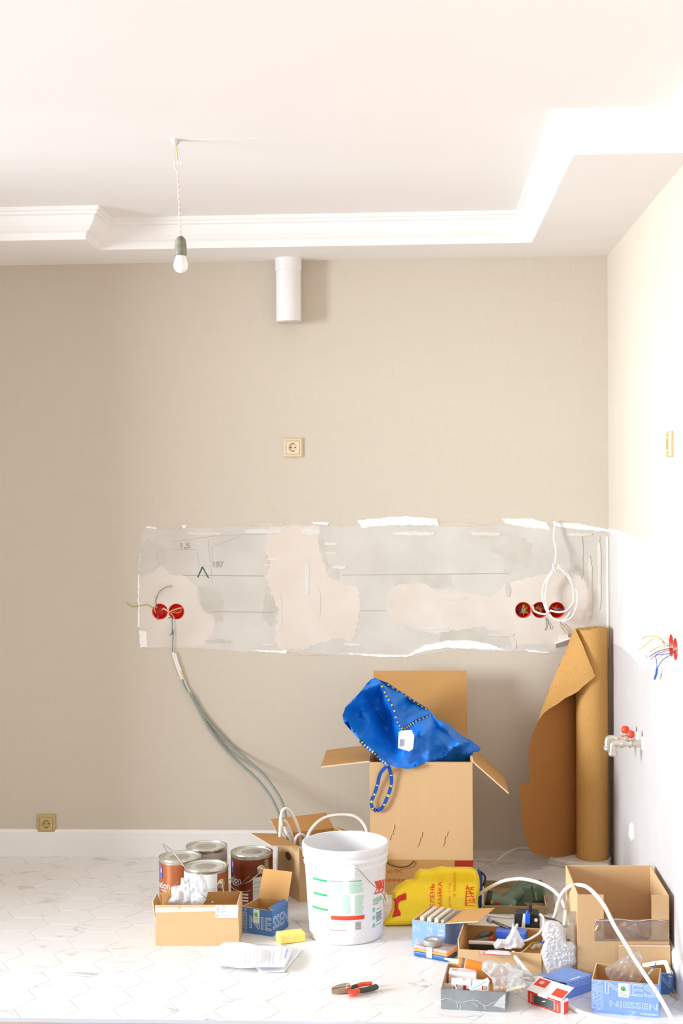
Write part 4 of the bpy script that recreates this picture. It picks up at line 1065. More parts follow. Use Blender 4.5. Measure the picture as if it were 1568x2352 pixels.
# white cable in it
o0 = Vector((cx, cy, .05))
wc = thing('cable_bundle', 'loops of thick white cable sticking out of the carton behind the bucket', 'cable', tuple(o0))
def c6(a, c, y): return at(600+a*.17857, 1840+c*.17857, y=y)-o0
cyy = cy
lp = [[(235, 560, -.02), (240, 400, -.02), (248, 230, 0), (268, 130, .01), (315, 95, .02), (375, 130, .03), (430, 230, .04), (470, 330, .04), (495, 430, .04), (505, 620, .04)],
      [(330, 560, 0), (290, 440, 0), (262, 330, -.01), (255, 240, -.01)],
      [(290, 250, 0), (330, 290, .01), (370, 390, .02), (410, 500, .03), (430, 620, .03)],
      [(290, 330, .02), (330, 420, .02), (370, 500, .02), (400, 620, .02)],
      [(420, 640, .0), (430, 520, .0), (460, 450, .01), (510, 430, .02), (555, 450, .03), (575, 520, .03), (580, 640, .03)]]
for P in lp: build('loop', MB().tube(cr([c6(a, c, cyy+dy) for a, c, dy in P]), .0062, 10), CABLE, wc, smooth=True)
P = [(575, 560, -.02), (605, 430, .0), (660, 340, .02), (740, 260, .04), (840, 205, .06), (960, 180, .07), (1090, 175, .08), (1190, 190, .08), (1270, 240, .08), (1330, 320, .07), (1355, 400, .05), (1362, 560, .03)]
build('loop', MB().tube(cr([c6(a, c, cyy-.02+dy) for a, c, dy in P]), .0065, 10), CABLE, wc, smooth=True)

# paint cans
STEEL = M('tin_rim', (205, 202, 188), .28, metal=.85, var=.05, vscale=12)
LIDM = M('tin_lid', (222, 219, 214), .38, metal=.45, var=.05, vscale=10)
COPPER = M('copper_label', (176, 100, 56), .36, vscale=3.5, rgb2=(150, 80, 40), metal=.3)
DKLAB = M('dark_red_label', (92, 38, 14), .35, vscale=4, rgb2=(136, 58, 22))
GREIGE = M('greige_label', (196, 182, 170), .5, var=.03)
PWHITE = M('white_paper_label', (238, 238, 240), .6, var=.015)
LPR = M('label_grey_print', (150, 158, 160), .7)
WHT = M('white_print', (244, 240, 236), .5); ROSE = M('pale_pink_line', (238, 190, 160), .5); BLP = M('blue_emblem', (62, 104, 200), .5); PNK = M('pinkish_emblem', (222, 160, 190), .5)
CR_, CHT = .081, .19
def cylf(r, a0):   # surface frame: u metres round from angle a0 (0 = towards the viewer, growing to the right), v height
    def f(u, v, w=0.):
        a = -PI/2+a0+u/r; rr = r-w
        return Vector((rr*math.cos(a), rr*math.sin(a), v))
    return f
def cpatch(mb, fr, u, v, w, h, mi=0, n=8, lift=.0006):
    vs = [fr(u+w*i/n, v+h*k, -lift) for k in (0, 1) for i in range(n+1)]
    mb.add(vs, [(i, i+1, n+2+i, n+1+i) for i in range(n)], mi); return mb
def can(label, x, y, lab, rz=0., decor=None, z=0.):
    t = thing('paint_can', label, 'paint can', (x, y, z), rz)
    o = build('body', MB().lathe([(CR_-.003, .0), (CR_, .002), (CR_, .006), (CR_-.0015, .009), (CR_-.0015, CHT-.012), (CR_, CHT-.01), (CR_+.0012, CHT-.004), (CR_, CHT), (CR_-.004, CHT), (CR_-.005, CHT-.004)], 56), STEEL, t, smooth=True); smooth_by_angle(o, 30)
    o = build('lid', MB().lathe([(CR_-.006, CHT-.007), (CR_-.0065, CHT-.001), (CR_-.010, CHT-.0005), (CR_-.011, CHT-.006), (CR_-.018, CHT-.006), (CR_-.019, CHT-.0035), (.04, CHT-.004), (.038, CHT-.0045), (.001, CHT-.0045)], 56), LIDM, t, smooth=True); smooth_by_angle(o, 30)
    la = build('label_band', MB().lathe([(CR_-.001, .011), (CR_-.0006, .011), (CR_-.0006, CHT-.016), (CR_-.001, CHT-.016)], 56, caps=False), lab, t, smooth=True); smooth_by_angle(la, 30)
    if decor: decor(t, la)
    return t
def lug(t, a0, drop=True, out=.09):
    F = cylf(CR_, a0)
    a = -PI/2+a0; n_ = Vector((math.cos(a), math.sin(a), 0)); c = n_*(CR_-.001)+Vector((0, 0, .137))
    rot = n_.to_track_quat('Z', 'Y').to_matrix()
    o = build('handle_lug', MB().lathe([(.0175, 0), (.0175, .003), (.013, .0055), (.009, .004), (.007, .0075), (.001, .008)], 24, c, rot=rot), M('brass_lug', (206, 186, 148), .3, metal=.8), t, smooth=True)
    return c, n_
def print_copper(t, la, a=-.9, full=True):
    F = cylf(CR_, a); r0 = CR_
    mb = MB(); cpatch(mb, F, -.004, .118, .015, .046); build('blue_emblem', mb, BLP, la)
    mb = MB(); cpatch(mb, F, -.001, .14, .009, .016); build('emblem_mark', mb, PNK, la)
    mb = MB(); vs, fs, _, _ = text2d('ation')
    mb.add([F(-.012+x*.062, .082+y*.024, -.0009) for x, y, z in vs], fs); build('lettering', mb, WHT, la)
    mb = MB(); 
    for i in range(4): cpatch(mb, F, .004+i*.008, .073, .005, .005)
    build('lettering', mb, WHT, la)
    mb = MB(); pts = [F(-.01+i*.011, .062-.012*math.sin(i/9*PI*.75)+i*.0008, -.0015) for i in range(10)]
    mb.tube(pts, .0011, 5); pts = [F(.05+i*.006, .085+i*.005, -.001) for i in range(7)]; mb.tube(pts, .0006, 4)
    build('swoosh', mb, ROSE, la)
    if full:
        mb = MB()
        for i in range(3): cpatch(mb, F, .05, .016+i*.012, .03, .007)
        build('lettering', mb, WHT, la)
# positions from the lid centres
def canpos(px, py): p = at(px, py, z=CHT); return p.x, p.y
x1, y1 = canpos(417, 1964); x4, y4 = canpos(578, 1954)
def d1(t, la): print_copper(t, la, -.95, False)
can('copper labelled paint can at the left end of the can group', x1-.004, y1-.01, COPPER, decor=d1)
def dk(t, la): pass
can('greige paint can standing behind the other cans', x1+.073, y1+.15, GREIGE, decor=dk)
x3, y3 = canpos(474.5, 1984.5)
def d3(t, la):
    F = cylf(CR_, 0)
    mb = MB(); cpatch(mb, F, -.13, .011, .182, .1645, n=24, lift=.001); build('paper_label', mb, PWHITE, la)
    mb = MB(); cpatch(mb, F, .0, .03, .048, .095, n=8, lift=.0014); build('paint_smear', mb, M('grey_white_smear', (214, 222, 222), .5, var=.04, vscale=60), la)
    mb = MB()
    for i in range(4): cpatch(mb, F, .006, .05+i*.013, .036-.004*(i % 2), .0022, n=6, lift=.0018)
    build('print_lines', mb, LPR, la)
    c, n_ = lug(t, .86)
    # bail swung up over the cans to the left
    p0 = c+n_*.008
    c2_, n2 = lug(t, .86-PI)
    pts = [c2_+n2*.01]
    w0 = Vector((x3, y3, 0))
    for px, py, y in ((425, 1990, y3+.03), (412, 1972, y3+.05), (395, 1951, y3+.08), (378, 1938, y3+.12), (372, 1932, y3+.13), (376, 1940, y3+.15), (385, 1954, y3+.17)): pts.append(at(px, py, y=y)-w0)
    build('bail', MB().tube(cr(pts), .0017, 6), CHR, t, smooth=True)
    build('bail', MB().tube(cr([p0, p0+Vector((.006, -.02, -.03)), p0+Vector((-.002, -.034, -.075))]), .0017, 6), CHR, t)
can('white papered paint can in front, wire bail raised', x3+.001, y3-.014, COPPER, decor=d3)
def d4(t, la):
    print_copper(t, la, -1.05, True)
    F = cylf(CR_, 0)
    mb = MB(); cpatch(mb, F, .012, .011, .046, .098, n=10, lift=.001); o = build('paper_label', mb, M('grey_paper_label', (212, 210, 200), .6, var=.03), la)
    mb = MB()
    for i in range(3): cpatch(mb, F, .016, .055+i*.016, .036, .002, n=6, lift=.0015)
    build('print_lines', mb, LPR, la)
    mb = MB(); cpatch(mb, F, .060, .011, .02, CHT-.03, n=4, lift=.001); build('seam_strip', mb, M('grey_green_seam', (150, 146, 122), .4, metal=.3), la)
    c, n_ = lug(t, .56)
    p0 = c+n_*.008
    build('bail', MB().tube(cr([p0, p0+Vector((-.02, -.006, -.02)), p0+Vector((-.055, -.012, -.045)), p0+Vector((-.10, .006, -.058)), p0+Vector((-.13, .05, -.05))]), .0017, 6), CHR, t)
can('dark copper labelled paint can standing apart at the right of the cans', x4, y4, DKLAB, decor=d4)

# low carton in front of the cans
A_, B_ = at(357, 2173, z=0), at(549, 2172.5, z=0)
d_ = .165
(cx, cy), r_, w_ = place(A_, B_, d_)
lowc = thing('tray_carton', 'low open kraft carton with standing flaps before the paint cans', 'box', (cx, cy, 0), r_)
h_ = at(450, 2125, y=A_.y).z
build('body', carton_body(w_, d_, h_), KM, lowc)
fl = at(450, 2079, y=A_.y).z-h_
ff = flap(lowc, 'front', w_, d_, h_, fl, 4, KM, ins=.001)
flap(lowc, 'back', w_, d_, h_, fl*.98, -2, KM, ins=.001)
flap(lowc, 'left', w_, d_, h_, fl*1.05, 12, KM, ins=.004, taper=.028)
flap(lowc, 'right', w_, d_, h_, fl, -4, KM, ins=.004, taper=.005)
F = faces(w_, d_)['front']
mb = MB(); mb.add([F(0, h_+fl*.62, -.0042), F(w_, h_+fl*.72, -.0042), F(w_, h_+fl*1.0, -.0044), F(0, h_+fl*1.0, -.0044)], [(0, 1, 2, 3)])
build('white_edge', mb, M('whitish_card_print', (214, 200, 190), .7, var=.02, vscale=40), ff)
mb = MB(); rect(mb, F, w_*.725, h_+fl*.35, w_*.265, fl*.64, lift=.0052); st = build('sticker', mb, PWHITE, ff)
mb = MB()
for i in range(8): rect(mb, F, w_*.79, h_+fl*.46+i*.005, w_*.055-.004*(i % 3), .0016, lift=.006)
for i in range(9): rect(mb, F, w_*.735, h_+fl*.62+i*.0028, w_*.03, .0013, lift=.006)
rect(mb, F, w_*.735, h_+fl*.42, w_*.02, .006, lift=.006)
build('sticker_print', mb, LPR, st)
mb = MB(); patch(mb, F, [(w_*.275, h_+fl*.86), (w_*.29, h_+fl*.97), (w_*.305, h_+fl*.86), (w_*.29, h_+fl*.82)], lift=.005); build('orange_mark', mb, M('orange_mark', (240, 160, 40), .6), ff)
# clear bags stuffed in it
CLR = film('clear_bag_film', opac=.5, vscale=40.)
CLW = film('milky_bag_film', (252, 252, 254), .8, vscale=60.)
def crumple(name, label, cat, px, Y, bulge, mat, step=4., amp=.012, sc=9., seed=1, lean=0., zmin=.002, group=None, kindp='film'):
    """crumpled soft thing with the photographed outline and real depth"""
    ps = [at(a, c, y=Y) for a, c in px]
    o0 = Vector((sum(p.x for p in ps)/len(ps), Y, max(zmin, min(p.z for p in ps))))
    my = max(c for a, c in px)
    R0 = max(6., max(edist((a, c), [px]) for a in range(int(min(p[0] for p in px)), int(max(p[0] for p in px)), 4) for c in range(int(min(p[1] for p in px)), int(my), 4) if inside((a, c), px)))
    def prof(e): k = min(1, e/R0); return math.sqrt(max(0, k*(2-k)))
    def nz(u, v): return amp*(mnoise.noise(Vector((u/sc, v/sc, seed)))+.7*abs(mnoise.noise(Vector((u/sc*2.1, v/sc*2.1, seed+3)))))
    def fr(u, v, w=0.):
        p = at(u, v, y=w)-o0
        if p.z+o0.z < zmin: p.z = zmin-o0.z
        return p
    t = tag(build(name, MB().slab(px, [], 0, fr, step=step, front=lambda u, v, e: Y-lean*(my-v)*-1*0-bulge*prof(e)-nz(u, v)*min(1, e/5), back=lambda u, v, e: Y+bulge*.5*prof(e)+.0015+nz(u, v+40)*.4*min(1, e/5)), mat, loc=tuple(o0), smooth=True), label, cat, group)
    return t
c1 = lambda pts: [(320+a*.2551, 1820+c*.2551) for a, c in pts]
YC = cy+.005
crumple('clear_bag', 'milky crumpled plastic bag stuffed in the low carton before the cans', 'plastic bag', c1([(285, 850), (330, 840), (370, 835), (375, 770), (400, 765), (420, 800), (480, 760), (560, 730), (600, 800), (620, 880), (610, 930), (585, 985), (560, 1010), (420, 1010), (250, 1012), (250, 980), (290, 940)]), YC+.025, .042, CLW, seed=3, zmin=.006)
crumple('clear_bag', 'clear plastic bag with brown fittings at the carton side of the cans', 'plastic bag', c1([(470, 900), (540, 890), (610, 900), (605, 960), (570, 1012), (470, 1012), (450, 960)]), YC-.047, .02, CLR, seed=8, zmin=.006)
q = at(320+610*.2551, 1820+965*.2551, y=YC-.06)
tt = thing('wire_offcut', 'short twisted wire end poking over the low carton edge', 'wire', tuple(q))
build('wire', MB().tube(cr([(-.025, .03, .012), (-.012, .015, .006), (.004, .0, -.001), (.016, -.005, -.006)]), .0016, 6), BLK, tt)
build('wire_tip', MB().tube([(.016, -.005, -.006), (.022, -.006, -.007)], .0018, 6), WIRY, tt)
q = at(320+440*.2551, 1820+770*.2551, y=YC-.055)
tt = thing('thin_rod', 'thin grey bent rod standing in the plastic in the low carton', 'rod', tuple(q))
build('rod', MB().tube(cr([(0, 0, 0), (.004, 0, -.03), (.0055, 0, -.06), (.004, .0, -.085)]), .0013, 6), WGR, tt)

# blue cartons: outlined lettering printed on each
BLU = M('blue_carton_print', (126, 158, 222), .6, var=.025, vscale=6, bump=.08, bscale=14)
BLD = M('deep_blue_carton_print', (74, 118, 172), .6, var=.03, vscale=6, bump=.08, bscale=14)
PALE = M('pale_blue_outline', (206, 220, 246), .6)
STK = M('pale_green_sticker', (222, 236, 226), .5); LEAF = M('leaf_green', (40, 150, 84), .6)
def outl(parent, fr, s, u, v, w, h, turn=0, ol=.018, name='lettering'):
    mb = MB(); letters(mb, s, fr, u, v, w, h, outline=ol, turn=turn, lift=.0005); return build(name, mb, PALE, parent)
def sticker(parent, fr, u, v, w, h):
    mb = MB(); rect(mb, fr, u, v, w, h, lift=.0009); s = build('sticker', mb, STK, parent)
    mb = MB(); pts = []
    for i in range(12): a = i/11*PI*1.5; pts.append(fr(u+w*.5+w*.22*math.cos(a+1.2), v+h*.62+h*.13*math.sin(a+1.2), -.0015))
    mb.tube(pts, w*.06, 5); patch(mb, fr, [(u+w*.4, v+h*.5), (u+w*.6, v+h*.58), (u+w*.66, v+h*.72), (u+w*.48, v+h*.66)], lift=.0014)
    build('leaf_mark', mb, LEAF, s)
    mb = MB()
    for i in range(3): rect(mb, fr, u+w*.15, v+h*(.12+.1*i), w*.7, h*.03, lift=.0013)
    build('sticker_print', mb, LPR, s); return s
A_, B_, C_ = at(556, 2141.5, z=0), at(625.6, 2151.6, z=0), at(680.5, 2133, z=0)
# front corner is B; left face A-B, right face B-C
wl = (Vector((B_.x, B_.y))-Vector((A_.x, A_.y))).length; dl = (Vector((C_.x, C_.y))-Vector((B_.x, B_.y))).length
(cx, cy), r_, w_ = place(A_, B_, dl)
h_ = at(623.6, 2092, y=B_.y).z
nb = thing('blue_carton', 'blue carton with a raised kraft flap between the low carton and the bucket', 'box', (cx, cy, 0), r_)
BMD = [BLD, KRI, KRE]
build('body', carton_body(w_, dl, h_, .003), BMD, nb)
flap(nb, 'back', w_, dl, h_, .105, 22, BMD, ins=.002, t=.0025)
flap(nb, 'right', w_, dl, h_, .018, -60, BMD, ins=.004, t=.002)
fc = faces(w_, dl)
outl(nb, fc['front'], 'NIE', w_*.25, h_*.22, w_*.72, h_*.48); outl(nb, fc['right'], 'SSEN', dl*.03, h_*.24, dl*1.2*.8, h_*.5)
outl(nb, fc['front'], 'NIESSEN', w_*.03, h_*.04, w_*.14, h_*.9, turn=1)
sticker(nb, fc['front'], w_*.38, h_*.45, w_*.2, h_*.52)

# sponge
A_, B_ = at(624.8, 2158.5, z=0), at(641.5, 2170.5, z=0)
C_ = at(702, 2163.5, z=0)
u = (Vector((C_.x, C_.y))-Vector((B_.x, B_.y))); ang = math.atan2(u.y, u.x); L = u.length; pw = Vector((-u.y, u.x)).normalized()*.052
mid = Vector((B_.x, B_.y))+u/2+pw/2
sp = build('sponge', MB().box((0, 0, .017), (L, .052, .034)), M('yellow_sponge', (250, 234, 134), .95, vscale=40, rgb2=(244, 222, 108), bump=.9, bscale=90), loc=(mid.x, mid.y, 0), rotz=ang, bevel=.006, seg=3)
tag(sp, 'yellow sponge block on the tiles left of the bucket', 'sponge')

# paper sheets on the floor
PAP = M('white_paper', (244, 244, 247), .7, var=.005)
def paper(label, px, lift, amp, seed, marks=None, sc=18.):
    P = [at(a, c, z=lift+amp*.5) for a, c in px]; cx = sum(p.x for p in P)/len(P); cy = sum(p.y for p in P)/len(P)
    uv = [(p.x-cx, p.y-cy) for p in P]
    hz = lambda u, v: lift+amp*max(0, .55+mnoise.noise(Vector(((u+cx)*sc, (v+cy)*6, seed))))
    t = thing('paper_sheet', label, 'paper', (cx, cy, 0))
    build('sheet', MB().slab(uv, [], 0, lambda u, v, w=0.: Vector((u, v, w)), step=.012, front=lambda u, v, e: hz(u, v)+.0006, back=lambda u, v, e: hz(u, v)), PAP, t, smooth=True)
    if marks:
        mb = MB(); mb2 = MB()
        for (a, c, a2, c2_, w, blue) in marks:
            p, p2 = at(a, c, z=lift+amp*.5), at(a2, c2_, z=lift+amp*.5)
            pts = [Vector((p.x+(p2.x-p.x)*i/5-cx, p.y+(p2.y-p.y)*i/5-cy, hz(p.x+(p2.x-p.x)*i/5-cx, p.y+(p2.y-p.y)*i/5-cy)+.0016)) for i in range(6)]
            ribbon(mb2 if blue else mb, pts, w, (0, 0, 1), .0004)
        if mb.f: build('print_lines', mb, M('pale_print', (206, 208, 216), .8), t)
        if mb2.f: build('print_lines', mb2, M('blue_print', (150, 158, 214), .8), t)
    return t
mk = [(565+i*9, 2191, 562+i*9, 2222-(i % 3)*4, .0022, False) for i in range(8)]+[(660, 2182, 654, 2206, .004, True), (646, 2184, 643, 2214, .0018, False)]
paper('lower white paper sheet, its corner sticking out towards the bucket', [(520, 2180), (560, 2200), (600, 2234), (652, 2234), (694, 2182), (660, 2176), (560, 2176)], .001, .004, 3)
paper('upper creased white paper sheet with printed lines on the tiles', [(482, 2173), (500, 2177), (513, 2171), (545, 2169), (580, 2173), (640, 2174), (675, 2169), (668, 2195), (654, 2223), (600, 2223), (553, 2224), (530, 2219), (508, 2214), (480, 2219), (487, 2200)], .008, .022, 1.3, mk, 14.)

# bucket
bc_ = at(794.5, 2146, z=0)
rim_z = .333; r0, r1 = .1285, .148
bk = thing('paint_bucket', 'large white plastic paint bucket with green printed text and wire bail', 'bucket', (bc_.x, bc_.y, 0))
WB = M('white_bucket_plastic', (232, 232, 233), .38, var=.006, sss=0)
def rz_(z): return r0+(r1-r0)*z/rim_z
pr = [(r0-.008, 0), (r0-.002, .003), (r0+.001, .009)]+[(rz_(z), z) for z in (.05, .12, .2, .255)]
pr += [(rz_(.262)+.004, .262), (rz_(.268)+.004, .268), (rz_(.272), .272), (rz_(.285), .285), (rz_(.287)+.006, .287), (rz_(.291)+.0065, .293), (rz_(.295), .298), (rz_(.303), .305), (rz_(.306)+.006, .310), (rz_(.31)+.0075, .322), (rz_(.31)+.006, .331), (rz_(.31)+.001, .333), (rz_(.31)-.003, .331), (rz_(.30)-.004, .30), (rz_(.1)-.004, .1), (r0-.006, .008), (.001, .006)]
o = build('bucket_shell', MB().lathe(pr, 72), WB, bk, smooth=True); smooth_by_angle(o, 40)
def bf(u, v, w=0.):    # u metres round from the front (right positive), v height
    rr = rz_(v)-w; a = -PI/2+u/rz_(.15); return Vector((rr*math.cos(a), rr*math.sin(a), v))
def bpx(px, py):       # photo pixel on the bucket front -> (u, v)
    best = None
    s = (px-(794.5+.0*(2146-py)))/FOC*4.85
    v = at(794.5, py, y=bc_.y-.13).z
    rr = rz_(max(0, v)); x = max(-.985, min(.985, s/rr)); th = math.asin(x)
    for _ in range(3):
        v = at(px, py, y=bc_.y-rr*math.cos(th)).z; rr = rz_(max(0, v))
        xx = at(px, py, y=bc_.y-rr*math.cos(th)).x-bc_.x; th = math.asin(max(-.985, min(.985, xx/rr)))
    return th*rz_(.15), v
def blk(mb, a, c, a2, c2_, n=8, lift=.0006, skew=0., mi=0):
    u0 = bpx(a, (c+c2_)/2)[0]; u1 = bpx(a2, (c+c2_)/2)[0]; v1 = bpx((a+a2)/2, c)[1]; v0 = bpx((a+a2)/2, c2_)[1]
    vs = [bf(u0+(u1-u0)*i/n+(0 if k else -skew), v0+(v1-v0)*k, -lift) for k in (0, 1) for i in range(n+1)]
    mb.add(vs, [(i, i+1, n+2+i, n+1+i) for i in range(n)], mi)
k4 = lambda a, c: (700+a*.12755, 1980+c*.12755)
GRNP = M('green_print', (24, 160, 92), .6); GRNM = M('mid_green_print', (120, 196, 140), .6); GRNL = M('pale_green_print', (176, 220, 198), .6); REDP = M('bucket_red_print', (222, 70, 44), .6); GRYP = M('barcode_grey', (150, 150, 154), .7); DRKP = M('dark_text_print', (120, 128, 126), .7)
mb = MB()
for a, c, a2, c2_ in ((150, 304, 395, 342), (158, 563, 405, 602), (140, 820, 412, 857)): blk(mb, *k4(a, c), *k4(a2, c2_), n=8)
build('print', mb, GRNP, bk)
mb = MB()
for a, c, a2, c2_ in ((440, 338, 665, 360), (795, 335, 1025, 357)): blk(mb, *k4(a, c), *k4(a2, c2_), n=8)
build('print', mb, GRNM, bk)
mb = MB(); rd = random.Random(3)
def tblock(a, c, a2, c2_, rows, m=mb, fill=.55):
    for i in range(rows):
        y = c+(c2_-c)*i/rows; w = rd.uniform(.72, 1.0)
        blk(m, *k4(a, y), *k4(a+(a2-a)*w, y+(c2_-c)/rows*fill), n=5)
tblock(440, 380, 720, 575, 11); tblock(790, 380, 1075, 570, 11)
for a in (440, 665, 900): tblock(a, 600, a+165, 950, 17)
tblock(170, 370, 395, 510, 7); tblock(190, 620, 400, 790, 7); tblock(150, 890, 290, 930, 2); tblock(300, 890, 405, 1030, 6)
tblock(450, 1070, 800, 1160, 4); tblock(460, 1190, 720, 1210, 1)
tblock(20, 250, 110, 480, 9); tblock(25, 500, 110, 780, 10); tblock(40, 790, 115, 940, 6); tblock(60, 1010, 410, 1060, 2); tblock(170, 1070, 310, 1190, 5); tblock(330, 1070, 410, 1220, 6); tblock(60, 1060, 120, 1130, 4)
build('print', mb, GRNL, bk)
mb = MB()
blk(mb, *k4(470, 975), *k4(1070, 1050), n=14); tblock(450, 1228, 790, 1245, 1, mb)
for i, a in enumerate((1250, 1320, 1380, 1425)):
    w = (62, 48, 30, 16)[i]
    for (c, s0, c2_, s1) in ((345-i*12, 0, 470-i*8, 45), (470-i*8, 45, 580-i*18, -12)):
        U = [bpx(*k4(a+s0*(1-i*.18), c)), bpx(*k4(a+w+s0*(1-i*.18), c-8)), bpx(*k4(a+w+s1*(1-i*.18), c2_-8)), bpx(*k4(a+s1*(1-i*.18), c2_))]
        mb.add([bf(u, v, -.0008) for u, v in U], [(3, 2, 1, 0)])
u0, v0 = bpx(*k4(1225, 790)); u1, v1 = bpx(*k4(1325, 745)); letters(mb, 'mapei', bf, u0, v0, u1-u0, .009, lift=.0008)
build('print', mb, REDP, bk)
mb = MB()
for i in range(9): blk(mb, *k4(905, 1075+i*16), *k4(1010, 1075+i*16+(12 if i % 3 else 7)), n=4)
build('barcode', mb, GRYP, bk)
mb = MB(); tblock(1280, 890, 1390, 1060, 8, mb); tblock(1290, 830, 1385, 850, 1, mb); tblock(1275, 1110, 1385, 1130, 1, mb)
build('print', mb, DRKP, bk)
mb = MB()
for c in (860, 1000, 1140):
    u, v = bpx(*k4(1240, c)); vs = [bf(u+.007*math.cos(a*PI/6), v+.008*math.sin(a*PI/6), -.0007) for a in range(12)]; mb.add(vs, [tuple(range(12))])
tblock(1225, 640, 1400, 720, 4, mb)
build('print', mb, GRNM, bk)
# rim drips rib and ear
u, v = bpx(819, 1994)
ear = build('bail_ear', MB().box((0, 0, 0), (.014, .006, .05)), WB, bk, loc=tuple(bf(u-.012, v-.012, -.002)), rotz=(u-.012)/rz_(.15), bevel=.002)
e0 = bf(u, v, -.006); g_ = at(886, 2070, y=bc_.y-.02)-Vector((bc_.x, bc_.y, 0))
e1 = Vector((-e0.x, -e0.y, e0.z))
g2 = Vector((g_.x+.0, g_.y+.05, g_.z))
bl = build('bail', MB().tube(cr([e0, e0+Vector((.006, -.004, -.004)), e0.lerp(g_, .35)+Vector((.012, -.03, .0)), e0.lerp(g_, .7)+Vector((.02, -.03, .0)), g_, g2, e1.lerp(g2, .5)+Vector((.05, .0, -.02)), e1+Vector((.01, .01, 0)), e1]), .0016, 6), M('steel_wire', (150, 148, 144), .35, metal=.8), bk, smooth=True)
build('grip', MB().tube([g_+Vector((-.004, -.012, .006)), g_, g2, g2+Vector((-.006, .03, .003))], .0075, 12), M('ivory_grip', (226, 216, 192), .45), bl, smooth=True)

# pliers on the tiles
pl0 = at(806, 2277, z=0)
pls = thing('pliers', 'combination pliers with red and dark green handles on the tiles', 'pliers', (pl0.x, pl0.y, 0))
def pp(px, py, z=.010): return at(px, py, z=z)-Vector((pl0.x, pl0.y, 0))
ST = M('worn_steel', (168, 146, 122), .4, metal=.8, var=.1, vscale=80); PRD = M('red_grip', (236, 70, 34), .4); PGR = M('dark_green_grip', (62, 66, 50), .6, bump=.3, bscale=300)
def pquad(px, z0, z1): return MB().slab([(p.x, p.y) for p in [pp(a, c, 0) for a, c in px]], [], z1-z0, lambda u, v, w=0.: Vector((u, v, z1-w)))
build('jaw', pquad([(761, 2283.5), (762, 2280.5), (775, 2275), (793, 2270.5), (803, 2271), (804, 2276), (790, 2280)], .004, .019), ST, pls, bevel=.0015)
build('jaw', pquad([(761.5, 2285), (790, 2281), (804, 2277), (806, 2281), (798, 2283.5), (775, 2285.5)], .003, .018), ST, pls, bevel=.0015)
build('pivot', MB().lathe([(.007, 0), (.007, .022), (.005, .023)], 16, pp(799, 2277, 0)), CHR, pls)
def grip(pts, r, mat, n): build(n, MB().tube(cr([pp(*p) for p in pts]), r, 12, flat=.8), mat, pls, smooth=True)
grip([(800, 2280, .011), (808, 2279, .012), (816, 2277.5, .013), (824, 2276, .013)], [.010, .0115, .012, .0115, .011, .0108, .0106, .0104, .0102, .010, .010, .010, .010, .010, .010, .010, .010, .010, .010][:19], PRD, 'red_grip')
grip([(824, 2276, .012), (836, 2274, .012), (850, 2271, .012), (862, 2267, .012), (866, 2265.5, .012)], [.0098]*7+[.0105]*6+[.0108]*8+[.0085, .007, .005, .003], PGR, 'dark_grip')
grip([(798, 2272, .011), (806, 2269, .012), (813, 2266, .012), (820, 2264, .012)], .0075, PGR, 'dark_grip')
grip([(793, 2270, .012), (800, 2268, .014), (808, 2268, .014)], .0062, PRD, 'red_guard')
grip([(806, 2284, .008), (811, 2284, .012), (816, 2281, .012)], .0075, PRD, 'red_guard')
grip([(819, 2264.5, .012), (830, 2261, .012), (845, 2259.5, .012), (854, 2259, .012)], .0078, PRD, 'red_grip')
# ------------------------------------------------------------------ right-hand group
BMS = [BLU, KRI, KRE]
# tall tray carton by the right wall
YT = 4.50
A_ = at(1333, 2256, z=0); B_ = Vector((.792, A_.y, 0)); A_.x = .503
d_ = .352; (cx, cy), r_, w_ = place(A_, B_, d_)
h_ = at(1440, 2055, y=A_.y).z
tc_ = thing('display_carton', 'tall open kraft carton with a cut out front against the right wall', 'box', (cx, cy, 0), 0)
W_, T_ = w_/2, .004
mb = MB().box((0, 0, T_/2), (w_, d_, T_)).box((-W_+T_/2, 0, h_/2), (T_, d_, h_)).box((W_-T_/2, 0, h_/2), (T_, d_, h_)).box((0, d_/2-T_/2, h_/2), (w_-2*T_, T_, h_))
build('body', mb, KR, tc_, bevel=.001, seg=1)
F = faces(w_, d_)['front']
def hx(px): return at(px, 2150, y=A_.y).x-A_.x
def hz_(py): return at(1440, py, y=A_.y).z
u1, u2, zc_ = hx(1386), hx(1496), hz_(2158)
fo = [(0, 0), (w_, 0), (w_, h_), (u2, h_), (u2, zc_+.012), (u2-.004, zc_+.003), (u2-.014, zc_-.001), (u1+.012, zc_), (u1, zc_+.002), (u1, h_), (0, h_)]
build('front_panel', MB().slab(fo, [], .004, lambda u, v, w=0.: F(u, v, w-.0025)), KR, tc_)
